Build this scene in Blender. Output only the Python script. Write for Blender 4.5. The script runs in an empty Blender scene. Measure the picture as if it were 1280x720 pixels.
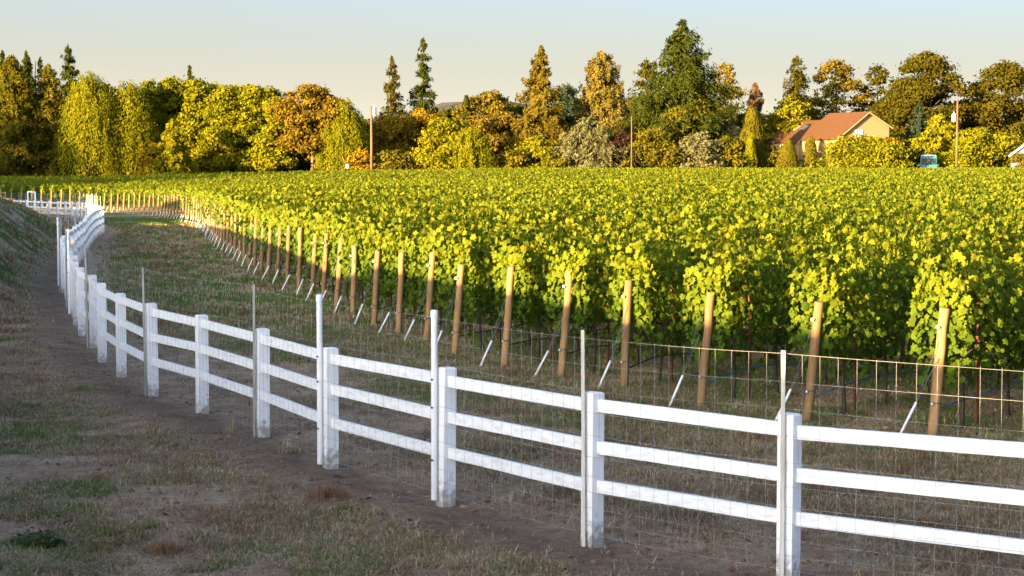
import bpy, math, random
import numpy as np
from mathutils import Vector

random.seed(7)
RNG = np.random.default_rng(11)
sc = bpy.context.scene
COL = sc.collection
PI = math.pi

# ------------------------------------------------------------------ camera
F, HZ, CH = 2200.0, 208.0, 3.24
PHI = math.atan((360 - HZ) / F)
cam_d = bpy.data.cameras.new('camera')
cam = bpy.data.objects.new('camera', cam_d)
COL.objects.link(cam)
cam.location = (0, 0, CH)
cam.rotation_euler = (PI / 2 - PHI, 0, 0)
cam_d.sensor_width = 36
cam_d.lens = 36 * F / 1280
cam_d.clip_end = 9000
cam_d.clip_start = 0.1
sc.camera = cam
CP, SP = math.cos(PHI), math.sin(PHI)


def ray(px, py):
    a, b = (px - 640) / F, (360 - py) / F
    return np.array([a, CP + b * SP, -SP + b * CP])


def at(px, py, D):
    r = ray(px, py)
    return np.array([0, 0, CH]) + r * (D / r[1])


def on_ground(px, py, z=0.0):
    r = ray(px, py)
    return np.array([0, 0, CH]) + r * ((z - CH) / r[2])


def pix(p):
    # pixel of a world point, for measuring only
    d = np.asarray(p) - np.array([0, 0, CH])
    w = d[1] * CP - d[2] * SP
    v = d[1] * SP + d[2] * CP
    return 640 + F * d[0] / w, 360 - F * v / w


# ------------------------------------------------------------------ numeric helpers
def sstep(x, a, b):
    t = np.clip((np.asarray(x, float) - a) / (b - a), 0, 1)
    return t * t * (3 - 2 * t)


_T = np.random.default_rng(5).random((256, 256))


def vnoise(x, y, s=1.0, o=0):
    x = np.asarray(x, float) / s + o * 17.3
    y = np.asarray(y, float) / s + o * 9.1
    xi, yi = np.floor(x).astype(int), np.floor(y).astype(int)
    fx, fy = x - xi, y - yi
    fx, fy = fx * fx * (3 - 2 * fx), fy * fy * (3 - 2 * fy)
    g = lambda i, j: _T[i % 256, j % 256]
    return (g(xi, yi) * (1 - fx) + g(xi + 1, yi) * fx) * (1 - fy) + (g(xi, yi + 1) * (1 - fx) + g(xi + 1, yi + 1) * fx) * fy


def fbm(x, y, s, o=0, n=4):
    v, a, t = 0, 1, 0
    for k in range(n):
        v = v + a * vnoise(x, y, s / 2 ** k, o + k)
        t += a
        a *= .55
    return v / t


def catmull(P, step):
    P = [np.array(p, float) for p in P]
    Q = [2 * P[0] - P[1]] + P + [2 * P[-1] - P[-2]]
    out = []
    for i in range(1, len(Q) - 2):
        a, b, c, d = Q[i - 1:i + 3]
        n = max(2, int(np.linalg.norm(c - b) / step))
        for k in range(n):
            t = k / n
            out.append(.5 * (2 * b + (c - a) * t + (2 * a - 5 * b + 4 * c - d) * t * t + (3 * b - a - 3 * c + d) * t ** 3))
    out.append(P[-1])
    return np.array(out)


def poly_dist(X, Y, L):
    # signed distance to polyline L (positive on its left when walking along it)
    best = np.full(X.shape, 1e9)
    sgn = np.ones(X.shape)
    for a, b in zip(L[:-1], L[1:]):
        d = b - a
        l2 = d @ d
        t = np.clip(((X - a[0]) * d[0] + (Y - a[1]) * d[1]) / l2, 0, 1)
        qx, qy = X - a[0] - t * d[0], Y - a[1] - t * d[1]
        q = qx * qx + qy * qy
        m = q < best
        best = np.where(m, q, best)
        sgn = np.where(m, np.sign(d[0] * (Y - a[1]) - d[1] * (X - a[0])), sgn)
    return np.sqrt(best) * sgn


# ------------------------------------------------------------------ layout: fence line and vineyard edge
post_px = [(985, 725), (740, 678), (557, 628), (413, 583), (328, 545), (253, 515), (191, 494), (152, 471), (128, 452), (117, 434)]
near_posts = [on_ground(*p)[:2] for p in post_px]
e = near_posts[0] - near_posts[1]
right_posts = [near_posts[0] + np.array([1.95, -1.25]) * k for k in (3, 2, 1)]
fence_ctrl = right_posts + near_posts + [np.array(p) for p in
              [(-8.55, 34.6), (-9.55, 38.3), (-10.95, 43.2), (-12.2, 47.7), (-13.75, 55), (-15.3, 62.7), (-17.0, 70.5), (-19.0, 80.2), (-20.4, 88)]]
far_ctrl = [np.array(p) for p in [(-21.2, 90.5), (-23.4, 98), (-25.6, 106), (-28.6, 114), (-31.6, 120), (-35.2, 127), (-41, 138), (-48, 150)]]
FL = np.vstack([np.array(right_posts[0]) + np.array([[9.5, -6.1]]), catmull(fence_ctrl, .6)])
BL = np.vstack([FL, catmull(far_ctrl, 1.5)])

row_px = [(1168, 545), (1012, 527), (879, 508), (783, 487), (704, 471), (634, 458), (571, 444), (536, 427), (501, 417), (470, 406), (443, 394), (423, 386), (406, 376), (392, 370)]
edge_near = [on_ground(*p)[:2] for p in row_px]
edge_ctrl = [edge_near[0] + (edge_near[0] - edge_near[1]) * k for k in (6, 3)] + edge_near + [np.array(p) for p in
             [(-6.5, 49.5), (-8.0, 55.5), (-12.0, 73), (-16.2, 93), (-19.3, 106), (-22.6, 118), (-27.2, 132), (-34.5, 147), (-46, 160), (-62, 173), (-80, 186), (-100, 200)]]
EL = catmull(edge_ctrl, .8)
FLc, BLc, ELc = FL[::3], np.vstack([BL[::3], BL[-1:]]), EL[::3]


def height(x, y, fine=True):
    x = np.asarray(x, float)
    y = np.asarray(y, float)
    a = x / np.maximum(np.abs(y), 5)
    far = np.interp(a, [-.3, -.236, -.177, -.11, 0, .3], [-.05, 0, .36, .6, .95, .98])
    h = far * sstep(y, 55, 215)
    h = h - .5 * np.exp(-((x + 33) ** 2 + (y - 138) ** 2) / (2 * 26 ** 2))
    p = poly_dist(x, y, BLc)
    p = p + .5 * (vnoise(x, y, 5, 3) - .5) * sstep(p, .3, 3)
    toe = np.interp(y, [16, 24, 46, 120], [3.6, 3.0, .35, .5])
    hc = np.interp(y, [-20, 4, 12, 22, 33, 60, 76, 92, 108, 140], [1.5, 1.5, 1.6, 2.3, 2.9, 2.5, 2.1, 1.3, .9, .5])
    shade_rise = sstep(-x, 5.5, 10.5) * np.interp(y, [-16, -2, 8, 13, 24, 30], [0, 2.4, 2.4, 1.75, 1.0, 0])  # unseen ridge left of the view, raised to shade the near fence
    w = np.interp(y, [10, 40, 80], [6.0, 4.2, 4.4])
    s = sstep(p, toe, toe + w)
    shade_rise = shade_rise + 2.7 * sstep(p, 5.5, 10) * sstep(y, 90, 103) * (1 - sstep(y, 122, 140))  # added mound, mostly out of view, that keeps sun off the far fence
    h = h + (hc + shade_rise) * s + np.maximum(p - toe - w, 0) * .035 * (1 - sstep(p, 40, 90)) * (y < 110)
    if fine:
        b = np.exp(-np.abs(y) / 60)
        h = h + b * (.10 * (fbm(x, y, 3.0, 1) - .5) + .05 * (fbm(x, y, .7, 2) - .5)) * (1 + 1.2 * s)
        # graded furrow and a little spoil along the fence
        h = h + b * ((.05 + .06 * (fbm(x, y, .5, 25) - .5)) * np.exp(-((p - .5) / .5) ** 2) - .05 * np.exp(-((p - .05) / .25) ** 2))
    return h


def hz(x, y, fine=False):
    return float(height(np.array([x]), np.array([y]), fine)[0])


# ------------------------------------------------------------------ object helpers
def tag(o, label=None, cat=None, group=None, kind=None):
    if label: o['label'] = label
    if cat: o['category'] = cat
    if group: o['group'] = group
    if kind: o['kind'] = kind
    return o


def empty(name, loc, label, cat, group=None, rz=0):
    o = bpy.data.objects.new(name, None)
    o.empty_display_size = .2
    o.location = loc
    o.rotation_euler = (0, 0, rz)
    COL.objects.link(o)
    return tag(o, label, cat, group)


def add_mesh(name, me, mat, parent=None, loc=(0, 0, 0)):
    o = bpy.data.objects.new(name, me)
    COL.objects.link(o)
    if mat is not None and not me.materials:
        me.materials.append(mat)
    o.parent = parent
    o.location = loc
    return o


def build_mesh(name, V, polys, rnd=None, smooth=False, attrs=None):
    """V: (n,3); polys: list of int arrays (m,k)."""
    me = bpy.data.meshes.new(name)
    V = np.ascontiguousarray(V, np.float32)
    polys = [np.asarray(p, np.int32) for p in polys if len(p)]
    me.vertices.add(len(V))
    me.vertices.foreach_set('co', V.ravel())
    idx = np.concatenate([p.ravel() for p in polys])
    sizes = np.concatenate([np.full(len(p), p.shape[1], np.int32) for p in polys])
    starts = np.concatenate([[0], np.cumsum(sizes)[:-1]]).astype(np.int32)
    me.loops.add(len(idx))
    me.loops.foreach_set('vertex_index', idx)
    me.polygons.add(len(sizes))
    me.polygons.foreach_set('loop_start', starts)
    me.polygons.foreach_set('use_smooth', np.full(len(sizes), smooth))
    me.update(calc_edges=True)
    if rnd is not None:
        at_ = me.attributes.new('rnd', 'FLOAT', 'FACE')
        at_.data.foreach_set('value', np.asarray(rnd, np.float32))
    for k, v in (attrs or {}).items():
        at_ = me.attributes.new(k, 'FLOAT', 'POINT')
        at_.data.foreach_set('value', np.asarray(v, np.float32))
    return me


class MB:
    """Collects boxes, tubes and polygons for one mesh."""

    def __init__(self):
        self.v, self.f = [], []

    def box(self, c, s, rz=0, taper=1.0, axes=None):
        c = np.array(c, float)
        hx, hy, hz_ = s[0] / 2, s[1] / 2, s[2] / 2
        if axes is None:
            ax = np.array([math.cos(rz), math.sin(rz), 0]); ay = np.array([-math.sin(rz), math.cos(rz), 0]); az = np.array([0, 0, 1.])
        else:
            ax, ay, az = axes
        n = len(self.v)
        for dz in (-1, 1):
            k = taper if dz > 0 else 1
            for dx, dy in ((-1, -1), (1, -1), (1, 1), (-1, 1)):
                self.v.append(c + ax * hx * dx * k + ay * hy * dy * k + az * hz_ * dz)
        for q in ((3, 2, 1, 0), (4, 5, 6, 7), (0, 1, 5, 4), (1, 2, 6, 5), (2, 3, 7, 6), (3, 0, 4, 7)):
            self.f.append([n + i for i in q])
        return self

    def beam(self, a, b, w, h):
        # rectangular bar from a to b; h is its vertical size
        a, b = np.array(a, float), np.array(b, float)
        d = b - a
        l = np.linalg.norm(d)
        d /= l
        side = np.cross(d, [0, 0, 1.]); side /= np.linalg.norm(side)
        up = np.cross(side, d)
        return self.box((a + b) / 2, (l, w, h), axes=(d, side, up))

    def tube(self, pts, r, n=6, caps=True):
        pts = [np.array(p, float) for p in pts]
        rs = r if hasattr(r, '__len__') else [r] * len(pts)
        base = len(self.v)
        for i, p in enumerate(pts):
            d = pts[min(i + 1, len(pts) - 1)] - pts[max(i - 1, 0)]
            d = d / (np.linalg.norm(d) + 1e-9)
            ref = np.array([1., 0, 0]) if abs(d[0]) < .8 else np.array([0, 1., 0])
            u = np.cross(d, ref); u /= np.linalg.norm(u)
            w = np.cross(d, u)
            for k in range(n):
                a = 2 * PI * k / n
                self.v.append(p + rs[i] * (u * math.cos(a) + w * math.sin(a)))
        for i in range(len(pts) - 1):
            for k in range(n):
                a, b = base + i * n + k, base + i * n + (k + 1) % n
                self.f.append([a, b, b + n, a + n])
        if caps:
            self.f.append([base + k for k in range(n)][::-1])
            m = base + (len(pts) - 1) * n
            self.f.append([m + k for k in range(n)])
        return self

    def poly(self, pts):
        n = len(self.v)
        self.v += [np.array(p, float) for p in pts]
        self.f.append(list(range(n, n + len(pts))))
        return self

    def prism(self, pts, off):
        # closed prism: polygon pts and its copy moved by off
        off = np.array(off, float)
        n, m = len(self.v), len(pts)
        self.v += [np.array(p, float) for p in pts] + [np.array(p, float) + off for p in pts]
        self.f.append(list(range(n, n + m))[::-1])
        self.f.append(list(range(n + m, n + 2 * m)))
        for k in range(m):
            a, b = n + k, n + (k + 1) % m
            self.f.append([a, b, b + m, a + m])
        return self

    def mesh(self, name, smooth=False):
        me = bpy.data.meshes.new(name)
        me.from_pydata([tuple(v) for v in self.v], [], self.f)
        if smooth:
            for p in me.polygons: p.use_smooth = True
        me.update()
        return me

    def build(self, name, mat, parent=None, loc=(0, 0, 0), smooth=False):
        return add_mesh(name, self.mesh(name, smooth), mat, parent, loc)


# ------------------------------------------------------------------ materials
def nodes(name):
    m = bpy.data.materials.new(name)
    m.use_nodes = True
    nt = m.node_tree
    b = nt.nodes['Principled BSDF']
    return m, nt, b


def N(nt, t, **kw):
    n = nt.nodes.new(t)
    for k, v in kw.items():
        if k.startswith('i_'):
            n.inputs[k[2:].replace('_', ' ')].default_value = v
        else:
            setattr(n, k, v)
    return n


def ramp(nt, stops):
    r = nt.nodes.new('ShaderNodeValToRGB')
    el = r.color_ramp.elements
    el[0].position, el[0].color = stops[0][0], (*stops[0][1], 1)
    el[1].position, el[1].color = stops[-1][0], (*stops[-1][1], 1)
    for p, c in stops[1:-1]:
        e_ = el.new(p)
        e_.color = (*c, 1)
    return r


def noise_mat(name, stops, scale=6, rough=.75, stretch=(1, 1, 1), bump=.3, detail=6, dist=.02, spec=.3, coord='Object'):
    m, nt, b = nodes(name)
    tc = N(nt, 'ShaderNodeTexCoord')
    mp = N(nt, 'ShaderNodeMapping')
    mp.inputs['Scale'].default_value = stretch
    nz = N(nt, 'ShaderNodeTexNoise', i_Scale=scale, i_Detail=detail, i_Roughness=.65)
    nt.links.new(tc.outputs[coord], mp.inputs[0])
    nt.links.new(mp.outputs[0], nz.inputs['Vector'])
    r = ramp(nt, stops)
    nt.links.new(nz.outputs[0], r.inputs[0])
    nt.links.new(r.outputs[0], b.inputs['Base Color'])
    b.inputs['Roughness'].default_value = rough
    b.inputs['Specular IOR Level'].default_value = spec
    if bump:
        bp = N(nt, 'ShaderNodeBump', i_Strength=bump, i_Distance=dist)
        nt.links.new(nz.outputs[0], bp.inputs['Height'])
        nt.links.new(bp.outputs[0], b.inputs['Normal'])
    return m


def leaf_mat(name, stops, trans=.35, rough=.55, spec=.25, clump=None, tint=(1.25, 1.1, .45)):
    """Leaf: colour from a random value per leaf (and a slow drift), part of the light goes through."""
    m, nt, b = nodes(name)
    at_ = N(nt, 'ShaderNodeAttribute', attribute_name='rnd')
    src = at_.outputs['Fac']
    if clump:
        tc = N(nt, 'ShaderNodeTexCoord')
        nz = N(nt, 'ShaderNodeTexNoise', i_Scale=clump, i_Detail=2.0)
        nt.links.new(tc.outputs['Object'], nz.inputs['Vector'])
        mx = N(nt, 'ShaderNodeMath', operation='MULTIPLY_ADD')
        nt.links.new(nz.outputs[0], mx.inputs[0]); mx.inputs[1].default_value = .7
        ad = N(nt, 'ShaderNodeMath', operation='MULTIPLY_ADD')
        nt.links.new(src, ad.inputs[0]); ad.inputs[1].default_value = .75; ad.inputs[2].default_value = -.23
        nt.links.new(ad.outputs[0], mx.inputs[2])
        src = mx.outputs[0]
    r = ramp(nt, stops)
    nt.links.new(src, r.inputs[0])
    nt.links.new(r.outputs[0], b.inputs['Base Color'])
    b.inputs['Roughness'].default_value = rough
    b.inputs['Specular IOR Level'].default_value = spec
    tr = N(nt, 'ShaderNodeBsdfTranslucent')
    tm = N(nt, 'ShaderNodeMix', data_type='RGBA', blend_type='MULTIPLY')
    tm.inputs['Factor'].default_value = 1
    nt.links.new(r.outputs[0], tm.inputs['A'])
    tm.inputs['B'].default_value = (*tint, 1)
    nt.links.new(tm.outputs['Result'], tr.inputs['Color'])
    ms = N(nt, 'ShaderNodeMixShader')
    ms.inputs[0].default_value = trans
    nt.links.new(b.outputs[0], ms.inputs[1])
    nt.links.new(tr.outputs[0], ms.inputs[2])
    nt.links.new(ms.outputs[0], nt.nodes['Material Output'].inputs['Surface'])
    return m


M = {}
M['white'] = noise_mat('white_paint', [(.28, (0.651, 0.651, 0.630)), (.42, (0.819, 0.824, 0.819)), (.7, (0.892, 0.892, 0.892))], 5, .55, (1, 1, .35), .25, 8, .004)
M['rail'] = noise_mat('weathered_white_board', [(.25, (0.58, 0.575, 0.56)), (.42, (0.735, 0.735, 0.725)), (.52, (0.819, 0.824, 0.819)), (.75, (0.871, 0.871, 0.871))], 7, .6, (1, 1, 3.5), .3, 9, .004)
def splash(m, top=.26):
    nt = m.node_tree
    b = nt.nodes['Principled BSDF']
    src = b.inputs['Base Color'].links[0].from_socket
    tc = N(nt, 'ShaderNodeTexCoord'); sp = N(nt, 'ShaderNodeSeparateXYZ'); nz = N(nt, 'ShaderNodeTexNoise', i_Scale=16, i_Detail=6)
    nt.links.new(tc.outputs['Object'], sp.inputs[0]); nt.links.new(tc.outputs['Object'], nz.inputs['Vector'])
    a = N(nt, 'ShaderNodeMath', operation='MULTIPLY_ADD'); nt.links.new(nz.outputs[0], a.inputs[0]); a.inputs[1].default_value = -.75
    nt.links.new(sp.outputs['Z'], a.inputs[2])
    r = N(nt, 'ShaderNodeMapRange'); nt.links.new(a.outputs[0], r.inputs['Value'])
    r.inputs['From Min'].default_value = -.36; r.inputs['From Max'].default_value = top - .40
    r.inputs['To Min'].default_value = .75; r.inputs['To Max'].default_value = 0
    mx = N(nt, 'ShaderNodeMix', data_type='RGBA')
    nt.links.new(r.outputs[0], mx.inputs['Factor']); nt.links.new(src, mx.inputs['A']); mx.inputs['B'].default_value = (.24, .18, .13, 1)
    nt.links.new(mx.outputs['Result'], b.inputs['Base Color'])


splash(M['white'])
M['pvc'] = noise_mat('white_plastic_pipe', [(.3, (0.756, 0.766, 0.766)), (.7, (0.882, 0.882, 0.882))], 4, .4, (1, 1, .3), .05)
M['stake_wood'] = noise_mat('weathered_stake_wood', [(.3, (0.405, 0.364, 0.312)), (.6, (0.702, 0.658, 0.596)), (.8, (0.800, 0.800, 0.767))], 9, .8, (1, 1, .15), .4, 6, .004)
M['grey_stake'] = noise_mat('grey_stake_wood', [(.3, (.20, .20, .18)), (.7, (.42, .42, .38))], 9, .8, (1, 1, .15), .4, 6, .004)
M['post_wood'] = noise_mat('round_post_wood', [(.25, (0.160, 0.088, 0.037)), (.45, (0.300, 0.168, 0.071)), (.62, (0.380, 0.227, 0.099)), (.8, (0.440, 0.277, 0.130))], 10, .8, (1, 1, .10), .5, 8, .006)
def vary(m, lo=.68, hi=1.12):
    nt = m.node_tree
    b = nt.nodes['Principled BSDF']
    src = b.inputs['Base Color'].links[0].from_socket
    oi = N(nt, 'ShaderNodeObjectInfo')
    mr = N(nt, 'ShaderNodeMapRange'); nt.links.new(oi.outputs['Random'], mr.inputs['Value'])
    mr.inputs['To Min'].default_value = lo; mr.inputs['To Max'].default_value = hi
    mx = N(nt, 'ShaderNodeMix', data_type='RGBA', blend_type='MULTIPLY')
    mx.inputs['Factor'].default_value = 1
    nt.links.new(src, mx.inputs['A']); nt.links.new(mr.outputs[0], mx.inputs['B'])
    nt.links.new(mx.outputs['Result'], b.inputs['Base Color'])


vary(M['post_wood'])
M['wire'] = noise_mat('galvanised_wire', [(.3, (0.246, 0.239, 0.225)), (.7, (0.464, 0.450, 0.420))], 3, .75, bump=0)
M['wire'].node_tree.nodes['Principled BSDF'].inputs['Metallic'].default_value = .25
M['dark_wire'] = noise_mat('dull_steel_wire', [(.3, (.06, .06, .06)), (.7, (.14, .14, .13))], 3, .5, bump=0)
M['rust'] = noise_mat('rusty_steel', [(.3, (.09, .035, .018)), (.7, (.20, .075, .035))], 14, .85, bump=.3)
M['vine_bark'] = noise_mat('vine_bark', [(.3, (.035, .025, .018)), (.7, (.11, .08, .055))], 18, .9, (1, 1, .25), .7, 6, .01)
M['hose_blue'] = noise_mat('blue_hose', [(.3, (.02, .10, .16)), (.7, (.03, .16, .24))], 4, .4, bump=0)
M['hose_black'] = noise_mat('black_hose', [(.3, (.012, .013, .015)), (.7, (.03, .032, .036))], 4, .4, bump=0)
M['galv'] = noise_mat('dull_grey_metal', [(.3, (.22, .22, .21)), (.7, (.34, .34, .33))], 4, .5, bump=0)
M['bark'] = noise_mat('tree_bark', [(.3, (.08, .055, .035)), (.7, (.24, .17, .11))], 5, .9, (1, 1, .2), .6, 6, .05)
M['bark_dark'] = noise_mat('dark_tree_bark', [(.3, (.045, .033, .025)), (.7, (.13, .095, .07))], 5, .9, (1, 1, .2), .6, 6, .05)
M['pole_wood'] = noise_mat('utility_pole_wood', [(.3, (0.097, 0.058, 0.027)), (.7, (0.156, 0.101, 0.050))], 4, .8, (1, 1, .1), .4)

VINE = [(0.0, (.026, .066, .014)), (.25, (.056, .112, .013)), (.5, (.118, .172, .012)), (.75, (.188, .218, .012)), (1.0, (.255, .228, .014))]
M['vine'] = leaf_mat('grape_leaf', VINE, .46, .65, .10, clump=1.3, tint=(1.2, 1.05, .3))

# ------------------------------------------------------------------ ground
def axis(segs):
    out = [segs[0][0]]
    for a, b, s in segs:
        n = max(1, round((b - a) / s))
        out += list(np.linspace(a, b, n + 1)[1:])
    return np.array(out)


gx = axis([(-4000, -900, 620), (-900, -200, 100), (-200, -60, 10), (-60, -30, 1), (-30, -22, .4), (-22, 8, .2), (8, 30, 1.2), (30, 100, 8), (100, 300, 40), (300, 900, 150), (900, 4000, 620)])
gy = axis([(-600, -100, 100), (-100, -20, 10), (-20, 10, .7), (10, 45, .17), (45, 100, .45), (100, 160, 1.2), (160, 260, 5), (260, 500, 30), (500, 1200, 140), (1200, 6000, 800)])
X, Y = np.meshgrid(gx, gy)
Z = height(X, Y)
FD = poly_dist(X, Y, BL)
ED = poly_dist(X, Y, EL)
nx, ny = len(gx), len(gy)
I = np.arange(nx * ny).reshape(ny, nx)
Q = np.stack([I[:-1, :-1], I[:-1, 1:], I[1:, 1:], I[1:, :-1]], -1).reshape(-1, 4)
# cover of the ground: how grassy it is, and how green that grass is (plants follow the same numbers)


def cover(x, y, fd, ed):
    n1, n2, n3 = fbm(x, y, 2.6, 4), fbm(x, y, 6.5, 7), fbm(x, y, .8, 9)
    lane = sstep(-fd, .5, 2.0) * (1 - sstep(-ed, 0, 1.2))
    left = sstep(fd, .6, 2.0)
    dry = (left * sstep(.5 * n1 + .5 * n3, .43, .57) + lane * sstep(.5 * n1 + .5 * n3, .36, .54) * .85)
    green = (left * sstep(.6 * n2 + .4 * n3, .47, .58) * .95 + lane * sstep(.5 * n2 + .5 * n1, .34, .54) * sstep(y, 14, 26))
    vy = sstep(-ed, .3, 1.2)
    dry = dry * (1 - vy) + vy * .16
    green = green * (1 - vy) + vy * sstep(.5 * n1 + .5 * n3, .34, .52)
    return np.clip(dry, 0, 1), np.clip(green, 0, 1)


DRY, GRN = cover(X, Y, FD, ED)
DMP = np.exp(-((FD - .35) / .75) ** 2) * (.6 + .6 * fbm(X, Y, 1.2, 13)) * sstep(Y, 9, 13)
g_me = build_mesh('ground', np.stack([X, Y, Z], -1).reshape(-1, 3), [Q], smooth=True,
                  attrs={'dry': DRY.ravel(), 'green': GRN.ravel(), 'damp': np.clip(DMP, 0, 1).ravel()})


def ground_mat():
    m, nt, b = nodes('dry_earth_and_grass')
    L = nt.links.new
    tc = N(nt, 'ShaderNodeTexCoord')

    def nz(scale, det=8, rough=.7):
        n = N(nt, 'ShaderNodeTexNoise', i_Scale=scale, i_Detail=det, i_Roughness=rough)
        L(tc.outputs['Object'], n.inputs['Vector'])
        return n

    def mixc(fac, A, B):
        mx = N(nt, 'ShaderNodeMix', data_type='RGBA')
        for s, v in (('Factor', fac), ('A', A), ('B', B)):
            if isinstance(v, (tuple, float)):
                mx.inputs[s].default_value = v if isinstance(v, float) else (*v, 1)
            else:
                L(v, mx.inputs[s])
        return mx.outputs['Result']

    big, mid, fin, spk = nz(.35), nz(2.2), nz(11), nz(48, 4)
    soil = ramp(nt, [(.30, (0.164, 0.094, 0.054)), (.44, (0.370, 0.226, 0.135)), (.54, (0.582, 0.379, 0.231)), (.66, (0.582, 0.594, 0.384))])
    add = N(nt, 'ShaderNodeMath', operation='MULTIPLY_ADD')
    L(mid.outputs[0], add.inputs[0]); add.inputs[1].default_value = .55
    sc_ = N(nt, 'ShaderNodeMath', operation='MULTIPLY'); L(fin.outputs[0], sc_.inputs[0]); sc_.inputs[1].default_value = .45
    L(sc_.outputs[0], add.inputs[2])
    grit = nz(150, 3)
    ga = N(nt, 'ShaderNodeMath', operation='MULTIPLY_ADD')
    L(grit.outputs[0], ga.inputs[0]); ga.inputs[1].default_value = .5; ga.inputs[2].default_value = -.25
    gb = N(nt, 'ShaderNodeMath', operation='ADD')
    L(ga.outputs[0], gb.inputs[0]); L(add.outputs[0], gb.inputs[1])
    L(gb.outputs[0], soil.inputs[0])
    straw = ramp(nt, [(.32, (0.177, 0.115, 0.071)), (.5, (0.380, 0.270, 0.163)), (.66, (0.600, 0.483, 0.316))])
    L(fin.outputs[0], straw.inputs[0])
    grass = ramp(nt, [(.32, (0.077, 0.098, 0.035)), (.5, (0.154, 0.184, 0.060)), (.66, (0.275, 0.287, 0.100))])
    L(fin.outputs[0], grass.inputs[0])
    ad, ag, am = (N(nt, 'ShaderNodeAttribute', attribute_name=k) for k in ('dry', 'green', 'damp'))

    def broken(a, t):
        # the cover breaks up on a fine scale
        x = N(nt, 'ShaderNodeMath', operation='MULTIPLY_ADD')
        L(spk.outputs[0], x.inputs[0]); x.inputs[1].default_value = 1.6; x.inputs[2].default_value = -.8
        y = N(nt, 'ShaderNodeMath', operation='ADD'); L(x.outputs[0], y.inputs[0]); L(a.outputs['Fac'], y.inputs[1])
        mr = N(nt, 'ShaderNodeMapRange', interpolation_type='SMOOTHSTEP')
        L(y.outputs[0], mr.inputs['Value'])
        mr.inputs['From Min'].default_value = t; mr.inputs['From Max'].default_value = t + .35
        mr.inputs['To Max'].default_value = .85
        return mr.outputs[0]
    c = mixc(broken(ad, .28), soil.outputs[0], straw.outputs[0])
    c = mixc(broken(ag, .30), c, grass.outputs[0])
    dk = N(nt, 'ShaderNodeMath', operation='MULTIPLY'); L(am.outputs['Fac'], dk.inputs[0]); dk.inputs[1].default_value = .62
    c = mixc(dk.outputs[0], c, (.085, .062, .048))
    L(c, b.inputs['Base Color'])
    b.inputs['Roughness'].default_value = .95
    b.inputs['Specular IOR Level'].default_value = .1
    bsum = N(nt, 'ShaderNodeMath', operation='MULTIPLY_ADD')
    L(fin.outputs[0], bsum.inputs[0]); bsum.inputs[1].default_value = 1.0; L(spk.outputs[0], bsum.inputs[2])
    bp = N(nt, 'ShaderNodeBump', i_Strength=1.0, i_Distance=.06)
    L(bsum.outputs[0], bp.inputs['Height'])
    L(bp.outputs[0], b.inputs['Normal'])
    return m


M['ground'] = ground_mat()
tag(add_mesh('ground', g_me, M['ground']), kind='structure')

# far hills
hx = np.linspace(-1500, 1500, 160)
hy = np.linspace(1500, 3000, 26)
HX, HY = np.meshgrid(hx, hy)
pxs = 640 + F * HX / 1650
ridge = np.interp(pxs, [-1400, -100, 60, 140, 200, 300, 380, 470, 560, 600, 660, 720, 800, 1000, 1300, 2600], [60, 60, 74, 82, 76, 58, 46, 56, 69, 71, 64, 58, 50, 42, 40, 40])
prof = np.sin(np.clip((HY - 1500) / 1500, 0, 1) * PI) ** .6
HZ_ = ridge * prof * 1.22 * (.86 + .28 * fbm(HX, HY, 160, 21)) - 3 + 7 * prof * vnoise(HX, HY, 32, 22)
I2 = np.arange(HX.size).reshape(HX.shape)
Q2 = np.stack([I2[:-1, :-1], I2[:-1, 1:], I2[1:, 1:], I2[1:, :-1]], -1).reshape(-1, 4)
M['hill'] = noise_mat('wooded_hill', [(.3, (.035, .038, .03)), (.5, (.07, .062, .045)), (.65, (.16, .12, .085))], .02, .95, bump=.8, dist=12)
tag(add_mesh('hills', build_mesh('hills', np.stack([HX, HY, HZ_], -1).reshape(-1, 3), [Q2], smooth=True), M['hill']), kind='structure')


# ------------------------------------------------------------------ leaves
def unit(v):
    return v / (np.linalg.norm(v, axis=-1, keepdims=True) + 1e-9)


_h = [(.17, -.50, -.03), (.42, -.38, -.10), (.34, -.12, -.07), (.60, .10, -.17), (.34, .20, -.07), (.24, .42, -.07)]
LEAF5 = np.array([(0, -.32, 0)] + _h + [(0, .64, -.08)] + [(-x, y, z) for x, y, z in _h[::-1]])


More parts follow.
